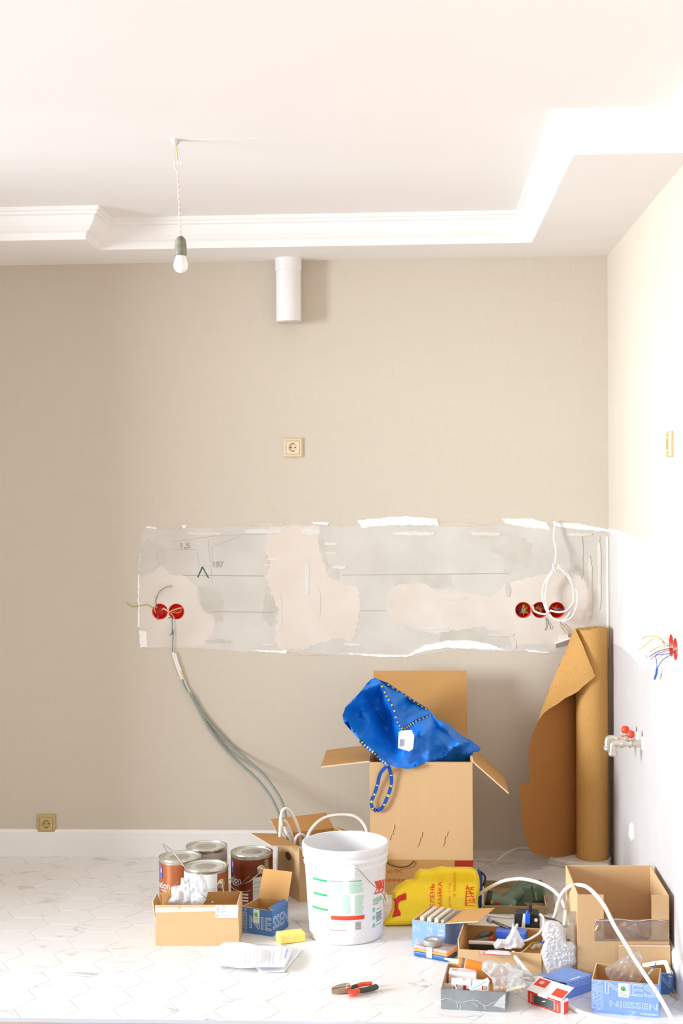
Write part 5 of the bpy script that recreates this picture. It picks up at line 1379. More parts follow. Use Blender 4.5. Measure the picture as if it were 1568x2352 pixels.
# folded-down panel on the front
v1, v0 = hz_(2168), hz_(2230)
build('flap', MB().slab([(hx(1419), v0), (w_+.001, v0-.004), (w_+.001, v1), (hx(1419), v1)], [], .003, lambda u, v, w=0.: F(u, v, w-.012-.01*(v1-v)/.06)), KR, tc_)
build('flap_edge', MB().slab([(hx(1420), v1-.003), (w_, v1-.003), (w_, v1), (hx(1420), v1)], [], .002, lambda u, v, w=0.: F(u, v, w-.0135)), M('white_cut_edge', (236, 226, 218), .8), tc_)
FILM = film('stretch_film', (250, 248, 244), .09, .12, .5, 30.)
fpx = [(u1-.03, zc_+.055), (u1-.025, zc_+.062), (u1+.02, zc_+.072), (u1+.05, zc_+.069), (u1+.08, zc_+.064), (u2, zc_+.068), (w_-.002, zc_+.064), (w_-.002, zc_-.004), (u1-.03, zc_-.004)]
build('stretch_film', MB().slab(fpx, [], 0, lambda u, v, w=0.: F(u, v, w), step=.012, front=lambda u, v, e: -.0035+.0022*mnoise.noise(Vector((u*40, v*160, 2))), back=lambda u, v, e: -.003+.0022*mnoise.noise(Vector((u*40, v*160, 2)))), FILM, tc_, smooth=True)
build('film_crease', MB().tube([F(u, zc_+.064+.003*math.sin(u*60), -.006) for u in [u1-.03+(w_-u1+.02)*i/16 for i in range(17)]], .0012, 5), film('film_crease', (255, 255, 255), .5), tc_)
build('film_crease', MB().tube([F(u1-.028, zc_+.03, -.006), F(u1-.02, zc_+.045, -.006)], .0016, 5), PTW, tc_)
mb = MB()
for i in range(6): rect(mb, F, w_-.022+i*.0028, zc_+.008, .0012, .03-.006*(i % 3))
build('print', mb, M('faint_brown_print', (176, 138, 92), .8), tc_)
LF = faces(w_, d_)['left']
build('film_side', MB().slab([(d_*.1, .01), (d_*.98, .01), (d_*.98, h_*.8), (d_*.5, h_*.62), (d_*.2, h_*.85)], [], 0, lambda u, v, w=0.: LF(u, v, w), step=.025, front=lambda u, v, e: -.004-.003*mnoise.noise(Vector((u*12, v*30, 4))), back=lambda u, v, e: -.0035-.003*mnoise.noise(Vector((u*12, v*30, 4)))), FILM, tc_, smooth=True)
crumple('clear_bag', 'crumpled clear wrap lying inside the tall carton behind its film', 'plastic bag', [(1420, 2122), (1436, 2116), (1446, 2126), (1462, 2118), (1466, 2132), (1476, 2146), (1478, 2160), (1440, 2164), (1414, 2160), (1412, 2140)], cy-.02, .04, CLR, seed=5, zmin=.008)
q = at(1398, 2150, y=cy-.09)
pk = thing('packet', 'small kraft and white packet inside the tall carton', 'box', (q.x, cy-.09, .006))
build('packet_box', MB().box((0, 0, .045), (.05, .03, .09)), KRI, pk, bevel=.002); build('white_band', MB().box((0, -.0155, .06), (.05, .002, .028)), PWHITE, pk)

# blue open carton, front right
A_, B_ = at(1358.6, 2325, z=0), at(1512.8, 2338.5, z=0)
d_ = .15; (cx, cy), r_, w_ = place(A_, B_, d_); h_ = at(1358.6, 2249.5, y=A_.y).z
bx_ = thing('blue_carton', 'open pale blue carton in front of the tall carton, clear plastic inside', 'box', (cx, cy, 0), r_)
build('body', carton_body(w_, d_, h_, .003), BMS, bx_)
fc = faces(w_, d_); Fb = fc['front']
outl(bx_, Fb, 'NIESSEN', w_*.0, -h_*.02, w_*.17, h_*1.0, turn=-1, ol=.016)
outl(bx_, Fb, 'NES', w_*.2, h_*.60, w_*.78, h_*.37, ol=.016)
outl(bx_, Fb, 'NIESSEN', w_*.27, h_*.22, w_*.72, h_*.19, ol=.022)
outl(bx_, Fb, 'Z', w_*.54, -h_*.02, w_*.14, h_*.16, ol=.02)
mb = MB(); letters(mb, 'niessen', Fb, w_*.73, h_*.06, w_*.25, h_*.07); build('lettering', mb, WHT, bx_)
sticker(bx_, Fb, w_*.40, h_*.54, w_*.155, h_*.42)
q = thing('blue_wire', 'thin blue wire leaning out of the open pale blue carton', 'wire', (cx, cy, .004))
w0 = Vector((cx, cy, .004))
build('wire', MB().tube(cr([at(1471, 2263, y=cy+.0)-w0, at(1488, 2238, y=cy+.02)-w0, at(1500, 2225, y=cy+.035)-w0, at(1506, 2212, y=cy+.05)-w0]), .0016, 6), WBLB, q)
build('clear_end', MB().tube(cr([at(1488, 2238, y=cy+.018)-w0, at(1499, 2226, y=cy+.033)-w0]), .0036, 6), CLW, q)
crumple('clear_bag', 'clear crumpled bag standing in the open pale blue carton', 'plastic bag', [(1410, 2212), (1430, 2195), (1452, 2186), (1470, 2183), (1476, 2200), (1470, 2215), (1480, 2230), (1474, 2246), (1462, 2262), (1400, 2258), (1392, 2240), (1388, 2224)], cy+.022, .034, film('thin_clear_bag', opac=.18, vscale=30.), seed=12, zmin=.006, amp=.016)
# small deep blue carton behind it at the wall
A2, B2 = at(1500, 2288, z=0), at(1552, 2288, z=0)
hh_ = at(1540, 2240, y=A2.y).z
(c2x, c2y), r2, w2 = place(A2, B2, .085); w2 = min(w2, .07)
sb_ = thing('blue_carton', 'small deep blue carton tucked behind the pale blue one at the wall', 'box', (c2x-.004, c2y+.012, 0), 0)
build('body', carton_body(w2, .08, hh_, .003), BMD, sb_)
fs2 = faces(w2, .08)['front']
outl(sb_, fs2, 'N', w2*.35, hh_*.35, w2*.55, hh_*.6, ol=.012)
wb = thing('white_bracket', 'white bent card strip hooked over the edge of the small deep blue carton', 'strip', (c2x, c2y, hh_))
w0 = Vector((c2x, c2y, hh_))
build('strip', ribbon(MB(), cr([at(1476, 2218, y=c2y+.03)-w0, at(1500, 2213, y=c2y+.03)-w0, at(1526, 2210, y=c2y+.03)-w0, at(1530, 2216, y=c2y+.02)-w0, at(1537, 2238, y=c2y-.02)-w0, at(1538, 2243, y=c2y-.03)-w0]), .013, (.1, -.8, .6), .002), PTW, wb)

# lying blue carton, its end open
A_, B_ = at(1252, 2283, z=0), at(1301, 2296, z=0)
C_ = at(1359, 2276, z=0)
ang = math.atan2(C_.y-B_.y, C_.x-B_.x); L = math.hypot(C_.x-B_.x, C_.y-B_.y); ww = .098
h_ = at(1301, 2258, y=B_.y).z
ux = Vector((math.cos(ang), math.sin(ang))); py_ = Vector((-ux.y, ux.x)); ctr = Vector((B_.x, B_.y))+ux*L/2+py_*ww/2
lb = thing('blue_carton', 'lying blue carton with a lifted end flap beside the red and white box', 'box', (ctr.x, ctr.y, 0), ang)
t_ = .003
build('body', MB().box((0, 0, t_/2), (L, ww, t_)).box((0, 0, h_-t_/2), (L, ww, t_)).box((0, -ww/2+t_/2, h_/2), (L, t_, h_-2*t_)).box((0, ww/2-t_/2, h_/2), (L, t_, h_-2*t_)).box((L/2-t_/2, 0, h_/2), (t_, ww-2*t_, h_-2*t_)), BLU, lb, bevel=.001, seg=1)
build('flap', MB().hexa([(-L/2, -ww/2+.002, h_), (-L/2, ww/2-.002, h_), (-L/2-.03, ww/2-.006, h_+.008), (-L/2-.03, -ww/2+.006, h_+.008)][::-1], [(-L/2, -ww/2+.002, h_+.003), (-L/2, ww/2-.002, h_+.003), (-L/2-.03, ww/2-.006, h_+.011), (-L/2-.03, -ww/2+.006, h_+.011)][::-1]), BLU, lb)
build('opening_shade', MB().box((-L/2+.03, 0, h_*.45), (.004, ww-.008, h_*.8)), BLK, lb)  # black sheet in the open end paints the shade of the opening
fl_ = faces(L, ww); outl(lb, fl_['front'], 'NIES', L*.05, h_*.55, L*.9, h_*.42, ol=.016)
mb = MB(); rect(mb, frame((-L/2, -ww/2, h_), (1, 0, 0), (0, 1, 0)), L*.25, ww*.1, L*.4, ww*.05); build('print', mb, WHT, lb)

# red and white box
A_, B_ = at(1211, 2305, z=0), at(1289, 2332, z=0)
d_ = .034; (cx, cy), r_, w_ = place(A_, B_, d_); h_ = at(1289, 2299, y=B_.y).z
rw = thing('red_white_box', 'small red and white box with a dark window, lid flap half raised', 'box', (cx, cy, 0), r_)
RW1 = M('box_red', (228, 66, 38), .45, var=.02); RW2 = M('box_white', (242, 238, 238), .45)
build('body', MB().box((0, 0, h_/2), (w_, d_, h_)), RW2, rw, bevel=.0015)
F = faces(w_, d_)
mb = MB(); f = F['front']
rect(mb, f, .002, .004, w_*.18, h_*.9); rect(mb, f, w_*.80, .004, w_*.18, h_*.86); rect(mb, f, w_*.1, .002, w_*.8, h_*.13); rect(mb, f, w_*.18, h_*.82, w_*.14, h_*.1); rect(mb, f, w_*.6, h_*.84, w_*.38, h_*.12)
rect(mb, F['right'], d_*.35, h_*.02, d_*.6, h_*.8)
build('red_panel', mb, RW1, rw)
mb = MB(); rect(mb, f, w_*.2, h_*.16, w_*.58, h_*.66, lift=.001); wi = build('window', mb, M('dark_window', (70, 72, 70), .25, var=.1), rw)
mb = MB(); patch(mb, f, [(w_*.43, h_*.5), (w_*.5, h_*.53), (w_*.56, h_*.62), (w_*.49, h_*.59)], lift=.0016); build('painted_glint', mb, WHT, wi)  # white leaf shape paints a glint on the dark window
mb = MB(); rect(mb, f, w_*.10, h_*.2, .002, h_*.6, lift=.001); rect(mb, f, w_*.88, h_*.18, .002, h_*.5, lift=.001); build('print', mb, RW2, rw)
# raised lid
a_ = R(24); Ld = d_*1.9
frl_ = frame((-w_/2, -d_/2-.004, h_+.001), (1, 0, 0), (0, math.cos(a_), math.sin(a_)))
lid = build('lid_flap', MB().slab([(0, 0), (w_*.36, 0), (w_*.37, -.008), (w_*.62, -.008), (w_*.64, 0), (w_, 0), (w_+.003, Ld), (0, Ld)], [], .0015, lambda u, v, w=0.: frl_(u, v, w)), RW2, rw)
mb = MB(); rect(mb, frl_, w_*.05, Ld*.42, w_*.34, Ld*.5, lift=.0005); rect(mb, frl_, w_*.66, Ld*.16, w_*.33, Ld*.5, lift=.0005); lp_ = build('red_panel', mb, RW1, lid)
mb = MB(); 
for k in range(2):
    mb.tube([frl_(w_*.21+.008*math.cos(a+k*PI)*.9, Ld*.67+.006*math.sin(a+k*PI), -.0012) for a in [i/8*PI*.9 for i in range(9)]], .0011, 5)
mb.tube([frl_(w_*.21+.004*math.cos(a), Ld*.67+.003*math.sin(a*2), -.0012) for a in [i/8*2*PI for i in range(9)]], .0009, 5)
build('round_mark', mb, RW2, lp_)

# grey foil tray in front
A_, B_ = at(1012.4, 2317.6, z=0), at(1162.4, 2325.6, z=0)
d_ = .235; (cx, cy), r_, w_ = place(A_, B_, d_); h_ = at(1011, 2272, y=A_.y).z
FOIL = M('grey_foil_wrap', (150, 154, 156), .38, vscale=9, rgb2=(128, 132, 136), bump=.5, bscale=30, metal=.15)
tr = thing('foil_tray', 'low tray carton wrapped in grey foil, full of small boxes', 'box', (cx, cy, 0), r_)
o = build('body', carton_body(w_, d_, h_, .0035), [FOIL, KRI, M('grey_edge', (120, 120, 116), .6)], tr)
F = faces(w_, d_)
fb = flap(tr, 'right', w_, d_, h_, .062, 72, [film('tray_side_film', (232, 230, 226), .7)]*3, ins=.004, taper=.0, L2=.035)
FW = film('wrap_crease', (255, 255, 255), .6, .1, .6)
mb = MB(); rd = random.Random(4)
pts = []
for i in range(15):
    u = w_*i/14; pts.append(F['front'](u, h_*(.47+.08*math.sin(i*1.1)-.1*(i in (9, 10))), -.001))
build('wrap_crease', mb.tube(pts, .0010, 5), FW, tr)
for a, c, a2, c2_ in ((.22, .46, .25, .1), (.27, .4, .3, .05), (.62, .4, .68, .1), (.5, .38, .56, .2), (.95, .9, .93, .5)):
    build('wrap_crease', MB().tube(cr([F['front'](w_*a, h_*c, -.001), F['front'](w_*(a+a2)/2+.004, h_*(c+c2_)/2, -.001), F['front'](w_*a2, h_*c2_, -.001)]), .0009, 5), FW, tr)
build('wrap_gloss', MB().slab([(w_*.8, h_*.3), (w_*.98, h_*.2), (w_*.99, h_*.95), (w_*.9, h_*.7)], [], 0, lambda u, v, w=0.: F['front'](u, v, w), step=.008, front=lambda u, v, e: -.002-.003*abs(mnoise.noise(Vector((u*80, v*80, 1)))), back=lambda u, v, e: -.0003), FW, tr)
t0 = Vector((cx, cy, 0))
# white and red boxes in it
def small_box(label, ctr, size, rz, mats, z0=.0045, openb=False):
    t = thing('small_box', label, 'box', (ctr[0], ctr[1], z0), rz)
    if openb: build('body', carton_body(size[0], size[1], size[2], .0012), [RW2, M('inside_card_grey', (216, 210, 200), .8), RW2], t)
    else: build('body', MB().box((0, 0, size[2]/2), size), RW2, t, bevel=.001)
    return t, faces(size[0], size[1])
BKP = M('black_print', (62, 60, 58), .7)
p = at(1027, 2268, y=cy-.07)
t, F1 = small_box('open ended white box at the corner of the foil tray', (p.x+.006, cy-.067), (.042, .05, .052), .08, None, openb=True)
mb = MB(); 
for i in range(3): rect(mb, F1['front'], .027+i*.004, .012, .0016, .032)
build('print_lines', mb, M('faint_blue_print', (196, 206, 228), .7), t)
p = at(1060, 2262, y=cy-.035)
t, F1 = small_box('white box with a red panel and window label in the foil tray', (p.x-.001, cy-.025), (.06, .042, .056), -.05, None)
mb = MB(); rect(mb, F1['front'], .036, .006, .009, .042); rect(mb, F1['front'], .014, .018, .003, .03); build('red_panel', mb, RED, t)
mb = MB(); 
for i in range(4): rect(mb, F1['front'], .005+i*.002, .02+.004*(i % 2), .001, .02)
rect(mb, F1['front'], .0465, .016, .012, .02); build('print', mb, BKP, t)
tp_ = frame((-.03, -.021, .056), (1, 0, 0), (0, 1, 0)); mb = MB(); letters(mb, '27', tp_, .034, .022, .012, .012); build('lettering', mb, RED, t)
p = at(1103, 2258, y=cy-.06)
t, F1 = small_box('white box with black and red numbers, right of the other boxes in the tray', (p.x+.002, cy-.042), (.05, .04, .058), -.12, None)
mb = MB(); rect(mb, F1['front'], .036, .008, .004, .014); rect(mb, F1['front'], .03, .04, .003, .014); build('red_panel', mb, RED, t)
mb = MB(); letters(mb, '27', F1['front'], .036, .04, .009, .011); letters(mb, 'ZY', F1['front'], .029, .01, .006, .02, turn=1); build('lettering', mb, BKP, t)
p = at(1085, 2215, y=cy+.04)
t, F1 = small_box('long flat white box under the sealant tube in the tray', (p.x-.03, cy+.055), (.085, .04, .06), -.10, None)
mb = MB(); letters(mb, '20', frame((-.0425, -.02, .06), (1, 0, 0), (0, 1, 0)), .006, .012, .02, .016); build('lettering', mb, RED, t)
# cyan strip
p = at(1107, 2258, y=cy-.09); q0 = Vector((p.x, cy-.095, p.z))
t = thing('blade_strip', 'pale cyan striped strip lying across the small boxes in the tray', 'strip', tuple(q0))
build('strip', ribbon(MB(), [at(1078, 2273, y=cy-.088)-q0, at(1122, 2250, y=cy-.088)-q0], .014, (0, -.8, .6), .001), PWHITE, t)
build('cyan_band', ribbon(MB(), [at(1080, 2271, y=cy-.0895)-q0, at(1112, 2254, y=cy-.0895)-q0], .006, (0, -.8, .6), .001), M('pale_cyan', (170, 222, 222), .5), t)
# sealant tube
a0, a1 = at(1020, 2201.5, y=cy+.055), at(1110, 2222, y=cy+.04)
t = thing('sealant_tube', 'orange and white sealant tube with a pointed nozzle across the foil tray', 'tube', tuple(a0))
dv = (a1-a0); LL = dv.length; rot = dv.to_track_quat('Z', 'Y').to_matrix()
o = build('nozzle', MB().lathe([(.0018, 0), (.003, .004), (.0075, .04), (.009, .043), (.009, .047)], 16, rot=rot), PWHITE, t, smooth=True)
ORG = M('orange_tube', (238, 128, 30), .4)
o = build('tube_body', MB().lathe([(.0125, .046), (.0145, .05), (.0145, LL), (.001, LL)], 24, rot=rot), ORG, t, smooth=True); smooth_by_angle(o)
build('grey_band', MB().lathe([(.0148, .056), (.0148, .064)], 24, rot=rot, caps=False), M('grey_tube_band', (110, 110, 108), .4), o)
build('white_band', MB().lathe([(.0148, .066), (.0148, .068)], 24, rot=rot, caps=False), PWHITE, o)
mb = MB()
for i in range(5):
    for k in range(2):
        s_ = .072+i*.009; vs = [rot @ Vector((.0149*math.cos(a), .0149*math.sin(a), s_+dz)) for a in (-1.9+k*.9-.3, -1.9+k*.9+.3) for dz in (0, .005)]
        mb.add(vs, [(0, 1, 3, 2)])
build('print', mb, PWHITE, o)
# plastic bag with dowels
bagp = [(1107, 2212), (1114, 2206), (1126, 2203), (1140, 2208), (1159, 2212), (1170, 2220), (1182, 2226), (1190, 2238), (1196, 2249), (1202, 2262), (1207, 2272), (1190, 2275), (1160, 2277), (1133, 2276), (1131, 2262), (1129, 2250), (1118, 2238), (1106, 2228)]
crumple('dowel_bag', 'clear plastic bag holding cream dowels at the right of the foil tray', 'plastic bag', bagp, cy-.075, .028, film('dowel_bag_film', (252, 252, 254), opac=.42, vscale=24.), seed=21, zmin=.006, amp=.012)
DOW = M('cream_dowel', (238, 220, 178), .6); rd = random.Random(9)
dm = None
for i in range(16):
    px = 1148+rd.random()*34; py = 2273-rd.random()*14*(1-abs(px-1168)/40); p = at(px, py, y=cy-.078+rd.uniform(-.004, .004)); p.z = max(p.z, h_*.75)
    if dm is None:
        o = build('dowel', MB().lathe([(.0022, 0), (.0034, .002), (.0034, .024), (.0022, .026)], 8), DOW); dm = o.data
    else:
        o = bpy.data.objects.new('dowel', dm); COL.objects.link(o)
    o.location = p; o.rotation_euler = (PI/2+rd.uniform(-.2, .2), 0, rd.uniform(-.6, .6)+PI/2)
    tag(o, 'cream plastic dowel among others in the clear bag in the foil tray', 'dowel', 'cream dowels in the clear bag')
crumple('clear_bag', 'crumpled milky bag with faint print spilling from the tray towards the tool carton', 'plastic bag', [(1152, 2214), (1166, 2210), (1178, 2222), (1196, 2225), (1214, 2232), (1226, 2240), (1222, 2246), (1200, 2244), (1186, 2236), (1172, 2232)], cy+.04, .025, CLW, seed=23, zmin=.05)

# tool carton behind the tray
YK = at(1050, 2231, z=0).y
A_ = at(1052, 2231, z=0); B_ = at(1243, 2242, z=0)
d_ = .265; (kx, ky), kr, kw = place(A_, B_, d_); kh = .072
kt = thing('tool_carton', 'low open kraft carton of tools behind the foil tray', 'box', (kx, ky, 0), kr)
build('body', carton_body(kw, d_, kh, .004), KM, kt)
flap(kt, 'left', kw, d_, kh, .028, 6, KM, ins=.004, taper=.01)
k2 = lambda a, c: (1090+a*.15944, 1990+c*.15944)
def kp(px, py, z): return at(px, py, z=z)
# two screwdrivers with red ends, black clamp, level
for i, (pa, pb) in enumerate((((1131, 2141), (1092, 2152)), ((1128, 2156), (1080, 2166)))):
    a, c = kp(*pa, .05), kp(*pb, .045)
    t = thing('screwdriver', ['upper grey screwdriver with a red end cap in the tool carton', 'lower grey screwdriver with a red end cap in the tool carton'][i], 'screwdriver', tuple(a))
    dv = c-a; rot = dv.to_track_quat('Z', 'Y').to_matrix(); L = dv.length
    build('red_cap', MB().lathe([(.004, -.006), (.0078, -.003), (.0078, .006), (.006, .008)], 14, rot=rot), RED, t, smooth=True)
    build('handle', MB().lathe([(.0065, .008), (.009, .016), (.009, L*.7), (.006, L*.8), (.003, L*.82), (.003, L)], 12, rot=rot), M('grey_olive_grip', (104, 106, 92), .5), t, smooth=True)
a, c = kp(1076, 2168, .055), kp(1134, 2170, .055)
mid = (a+c)/2
t = thing('spirit_level', 'spirit level with a pale top bar and dark body in the tool carton', 'level', tuple(mid), math.atan2(c.y-a.y, c.x-a.x))
L = (c-a).length
build('top_bar', MB().box((0, 0, .006), (L, .016, .008)), M('pale_alloy', (232, 222, 210), .4), t, bevel=.001)
build('dark_body', MB().box((0, 0, -.016), (L, .012, .036)), M('dark_olive_body', (54, 52, 34), .4, var=.2, vscale=60), t, bevel=.002)
for k in (-1, 0, 1): build('slot', MB().box((k*L*.3, -.0065, -.016), (L*.18, .002, .016)), BLK, t)
p = kp(1090, 2182, .03)
t = thing('screws', 'heap of loose metal screws in the near corner of the tool carton', 'screws', (p.x, p.y, .006)); t['kind'] = 'stuff'
mb = MB(); rd = random.Random(2)
for i in range(26):
    q = Vector((rd.uniform(-.035, .05), rd.uniform(-.012, .02), rd.uniform(0, .03))); dd = Vector((rd.uniform(-1, 1), rd.uniform(-1, 1), rd.uniform(-.4, .6))).normalized()*.012
    mb.tube([q, q+dd], [.0022, .0008], 5)
build('screw_pile', mb, CHR, t)['kind'] = 'stuff'
# striped bits packet at the front edge
p = kp(1115, 2190, .07)
t = thing('bit_packet', 'clear packet with red lettering along the front edge of the tool carton', 'packet', (p.x, p.y-.004, .073), kr)
build('card', MB().box((.03, 0, 0), (.10, .022, .003)), PWHITE, t); build('blister', MB().box((.04, -.002, .005), (.07, .018, .008)), CLR, t, bevel=.002)
mb = MB(); letters(mb, 'HIL', frame((-.02, -.011, .0015), (1, 0, 0), (0, 1, .0)), .0, .003, .022, .016); build('lettering', mb, RED, t)
mb = MB(); rect(mb, frame((-.02, -.0115, .0), (1, 0, 0), (0, 0, 1)), .0, -.001, .1, .002); build('red_line', mb, RED, t)
# dark wand with clear wrap
a, c = kp(1121, 2112, .085), kp(1170, 2132, .075)
t = thing('wrapped_blades', 'bundle of metal blades in clear wrap sticking up from the tool carton', 'blades', tuple(a))
dv = c-a; rot = dv.to_track_quat('Z', 'Y').to_matrix()
build('blade', MB().tube([(0, 0, 0), dv*.5, dv], [.0075, .0085, .0075], 8, flat=.5), M('streaked_steel', (128, 128, 118), .3, metal=.7, var=.35, vscale=90), t)
build('wrap_end', MB().lathe([(.003, -.004), (.0105, 0), (.0105, .016), (.008, .02)], 10, rot=rot), CLW, t, smooth=True)
# blue box
p = kp(1174, 2152, .05)
t = thing('small_box', 'bright blue slim box among the tools under a clear bag', 'box', (p.x+.002, p.y+.006, .035), R(-16))
build('body', MB().box((0, 0, .018), (.10, .05, .03)), M('bright_blue_card', (62, 108, 220), .5), t, bevel=.002)
build('lid', MB().box((0, 0, .0355), (.102, .052, .005)), M('lighter_blue_card', (92, 124, 214), .5), t, bevel=.001)
# black transformer with blue connector
p = kp(1210, 2141, .04)
t = thing('power_adapter', 'black power adapter with a blue connector and white tag in the tool carton', 'adapter', (p.x, p.y+.01, .042), R(-8))
build('case', MB().box((0, 0, .035), (.082, .05, .07)), M('black_green_plastic', (44, 50, 44), .45, var=.1), t, bevel=.005)
build('side_case', MB().box((.03, -.012, .025), (.03, .045, .056)), BLK, t, bevel=.004)
build('white_tag', MB().box((-.0085, -.028, .036), (.012, .002, .062), rot=Matrix.Rotation(R(8), 3, 'Y')), PTW, t)
build('blue_connector', MB().box((.006, -.034, .052), (.017, .014, .034)).lathe([(.006, 0), (.004, .012)], 8, (.004, -.034, .069)), M('bright_blue_plastic', (24, 96, 220), .4), t, bevel=.002)
build('strain_relief', MB().box((.012, .0, .082), (.012, .012, .026)), BLK, t, bevel=.003)
build('screw_head', MB().lathe([(.006, 0), (.006, .004)], 12, (.034, -.036, .05), rot=Matrix.Rotation(PI/2, 3, 'X')), M('ivory_plug', (220, 206, 180), .5), t)
# cables of the tool carton
def cab(name, label, pts, r, mat, cat='cable'):
    o0 = pts[0].copy(); o0.z = min(p.z for p in pts)-r
    o = thing(name, label, cat, tuple(o0)); build('sheath', MB().tube(cr([p-o0 for p in pts], 7), r, 9), mat, o, smooth=True); return o
zy = lambda a, c, y: at(*k2(a, c), y=y)
cab('white_cable', 'thin white cable curling round the black power adapter', [zy(945, 690, 4.80), zy(985, 740, 4.78), zy(990, 850, 4.76), zy(940, 950, 4.75), zy(860, 1010, 4.74), zy(770, 1060, 4.73), zy(690, 1080, 4.72)], .0042, CABLE)
cab('grey_cable', 'dark grey cable looping from the adapter behind the bubble wrap', [zy(930, 700, 4.86), zy(1020, 740, 4.88), zy(1150, 775, 4.90), zy(1280, 850, 4.88), zy(1380, 910, 4.86), zy(1415, 970, 4.84), zy(1380, 1040, 4.80), zy(1330, 1070, 4.76)], .0042, M('dark_grey_cable', (92, 100, 92), .5))
cab('striped_wire', 'yellow green wire curving out of the tool carton bags', [zy(600, 1270, 4.66), zy(700, 1220, 4.64), zy(770, 1160, 4.64), zy(820, 1110, 4.66), zy(900, 1095, 4.70), zy(940, 1090, 4.74)], .0022, WGY, 'wire')
t = thing('wire_nut', 'small blue wire cap at the end of the yellow wire', 'wire cap', tuple(zy(960, 1095, 4.68)))
build('cap', MB().tube([(-.008, 0, 0), (.008, -.003, 0)], [.005, .0035], 8), M('bright_blue_plastic', (24, 96, 220), .4), t)
crumple('clear_bag', 'milky bag with a twisted top lying over the tools', 'plastic bag', [k2(*q) for q in ((540, 800), (565, 880), (590, 830), (620, 815), (630, 850), (605, 900), (640, 960), (655, 1000), (700, 1060), (720, 1130), (700, 1200), (650, 1250), (560, 1290), (420, 1270), (270, 1235), (265, 1110), (330, 1040), (440, 1050), (500, 970), (530, 900))], 4.665, .03, CLW, seed=31, zmin=.074, amp=.012)
crumple('clear_bag', 'clear bag of brown parts at the right end of the tool carton', 'plastic bag', [k2(*q) for q in ((740, 1230), (790, 1160), (850, 1110), (940, 1100), (1010, 1110), (1000, 1180), (960, 1250), (860, 1255))], 4.66, .022, film('brownish_bag', (214, 190, 160), .6), seed=33, zmin=.074)
BW = film('bubble_wrap', (253, 253, 254), .92, .2, .3, 110.)
bwp = [(1252, 2117), (1265, 2113), (1281, 2116), (1290, 2125), (1296, 2134), (1299, 2151), (1304, 2162), (1318, 2162), (1326, 2170), (1334, 2171), (1328, 2178), (1326, 2194), (1329, 2212), (1318, 2218), (1304, 2222), (1290, 2228), (1276, 2233), (1262, 2240), (1256, 2238), (1248, 2212), (1242, 2190), (1246, 2172), (1251, 2162), (1243, 2148), (1247, 2132)]
crumple('bubble_wrap', 'tall crumpled clump of bubble wrap left of the tall carton', 'bubble wrap', [(min(a-(4 if a > 1290 else 0), 1326), c) for a, c in bwp], 4.575, .045, BW, step=2.2, amp=.011, sc=4.2, seed=41, zmin=.004)

# carton with cover plates, case and tape
A_ = at(946.8, 2177, z=0); ha = at(946.8, 2112.7, y=A_.y).z
B_ = A_+Vector((.112, -.045, 0)); d_ = .172
(cx, cy), r_, w_ = place(A_, B_, d_)
pb = thing('blue_carton', 'blue carton packed with cream cover plates, its kraft flap folded out', 'box', (cx, cy, 0), r_)
build('body', carton_body(w_, d_, ha, .003), BMS, pb)
flap(pb, 'right', w_, d_, ha, .12, 80, BMS, ins=.002, taper=.0)
fc = faces(w_, d_)
outl(pb, fc['front'], 'N', w_*.04, ha*.62, w_*.2, ha*.22, ol=.02); outl(pb, fc['front'], 'ESSE', w_*.45, ha*.0, w_*.17, ha*.96, turn=1, ol=.02); outl(pb, fc['front'], 'NIE', w_*.78, ha*.1, w_*.18, ha*.86, turn=1, ol=.02)
outl(pb, fc['front'], 'A', w_*.03, ha*.08, w_*.22, ha*.28, ol=.02)
outl(pb, fc['back'], 'N', w_*.3, ha*.4, w_*.25, ha*.5, ol=.02)
PLT = M('cream_plate', (232, 216, 192), .5, var=.03)
for i, lab in enumerate(['first cream cover plate from the left in the blue carton', 'second cream cover plate from the left in the blue carton', 'third cream cover plate from the left in the blue carton', 'rightmost darker cover plate in the blue carton']):
    lx_ = -w_*.33+i*.0265
    p = Matrix.Rotation(r_, 3, 'Z') @ Vector((lx_, .0, 0))
    t = thing('cover_plate', lab, 'cover plate', (cx+p.x, cy+p.y, .004), r_)
    build('plate', MB().box((0, -.008 if i == 3 else 0, .052), (.013, .135, .1)), PLT if i < 3 else M('greyish_plate', (176, 166, 150), .5, var=.08), t, bevel=.002, rot=(0, R(4), 0))
    build('wrapper', MB().box((.008, 0, .050), (.003, .138, .098)), CLR, t, rot=(0, R(4), 0))
# case
A_, B_ = at(949, 2196, z=0), at(1027, 2211, z=0)
dd_ = .075
(sx, sy), sr, sw = place(A_, B_, dd_)
p = Vector((sx, sy, 0))
cs_ = thing('bit_case', 'flat blue and orange case with a clear lid before the blue carton', 'case', (sx, sy, 0), sr)
build('base', MB().box((0, 0, .0095), (sw, dd_, .019)), M('deep_blue_case', (22, 92, 152), .4), cs_, bevel=.006, seg=3)
build('rim', MB().box((0, 0, .0225), (sw+.002, dd_+.002, .008)), M('orange_case_rim', (242, 140, 40), .4), cs_, bevel=.003)
build('clear_lid', MB().box((0, 0, .032), (sw-.002, dd_-.002, .011)), film('case_lid', (248, 236, 232), .6), cs_, bevel=.003)
build('label', MB().box((-sw*.02, -dd_/2-.001, .022), (.021, .003, .034)).box((-sw*.02, -dd_/2+.012, .0385), (.021, .028, .0016)), PWHITE, cs_)
mb = MB()
for i in range(6):
    mb.lathe([(.004, 0), (.004, .007)], 8, (sw*(.05+.07*i), dd_*(.1 if i % 2 else -.2), .0268))
build('filings', mb, M('grey_parts', (180, 180, 186), .5), cs_)
p = at(993.5, 2164.5, z=.047)
tp = thing('tape_roll', 'grey tape roll lying on the clear lid of the flat case', 'tape', (p.x, p.y, .0405))
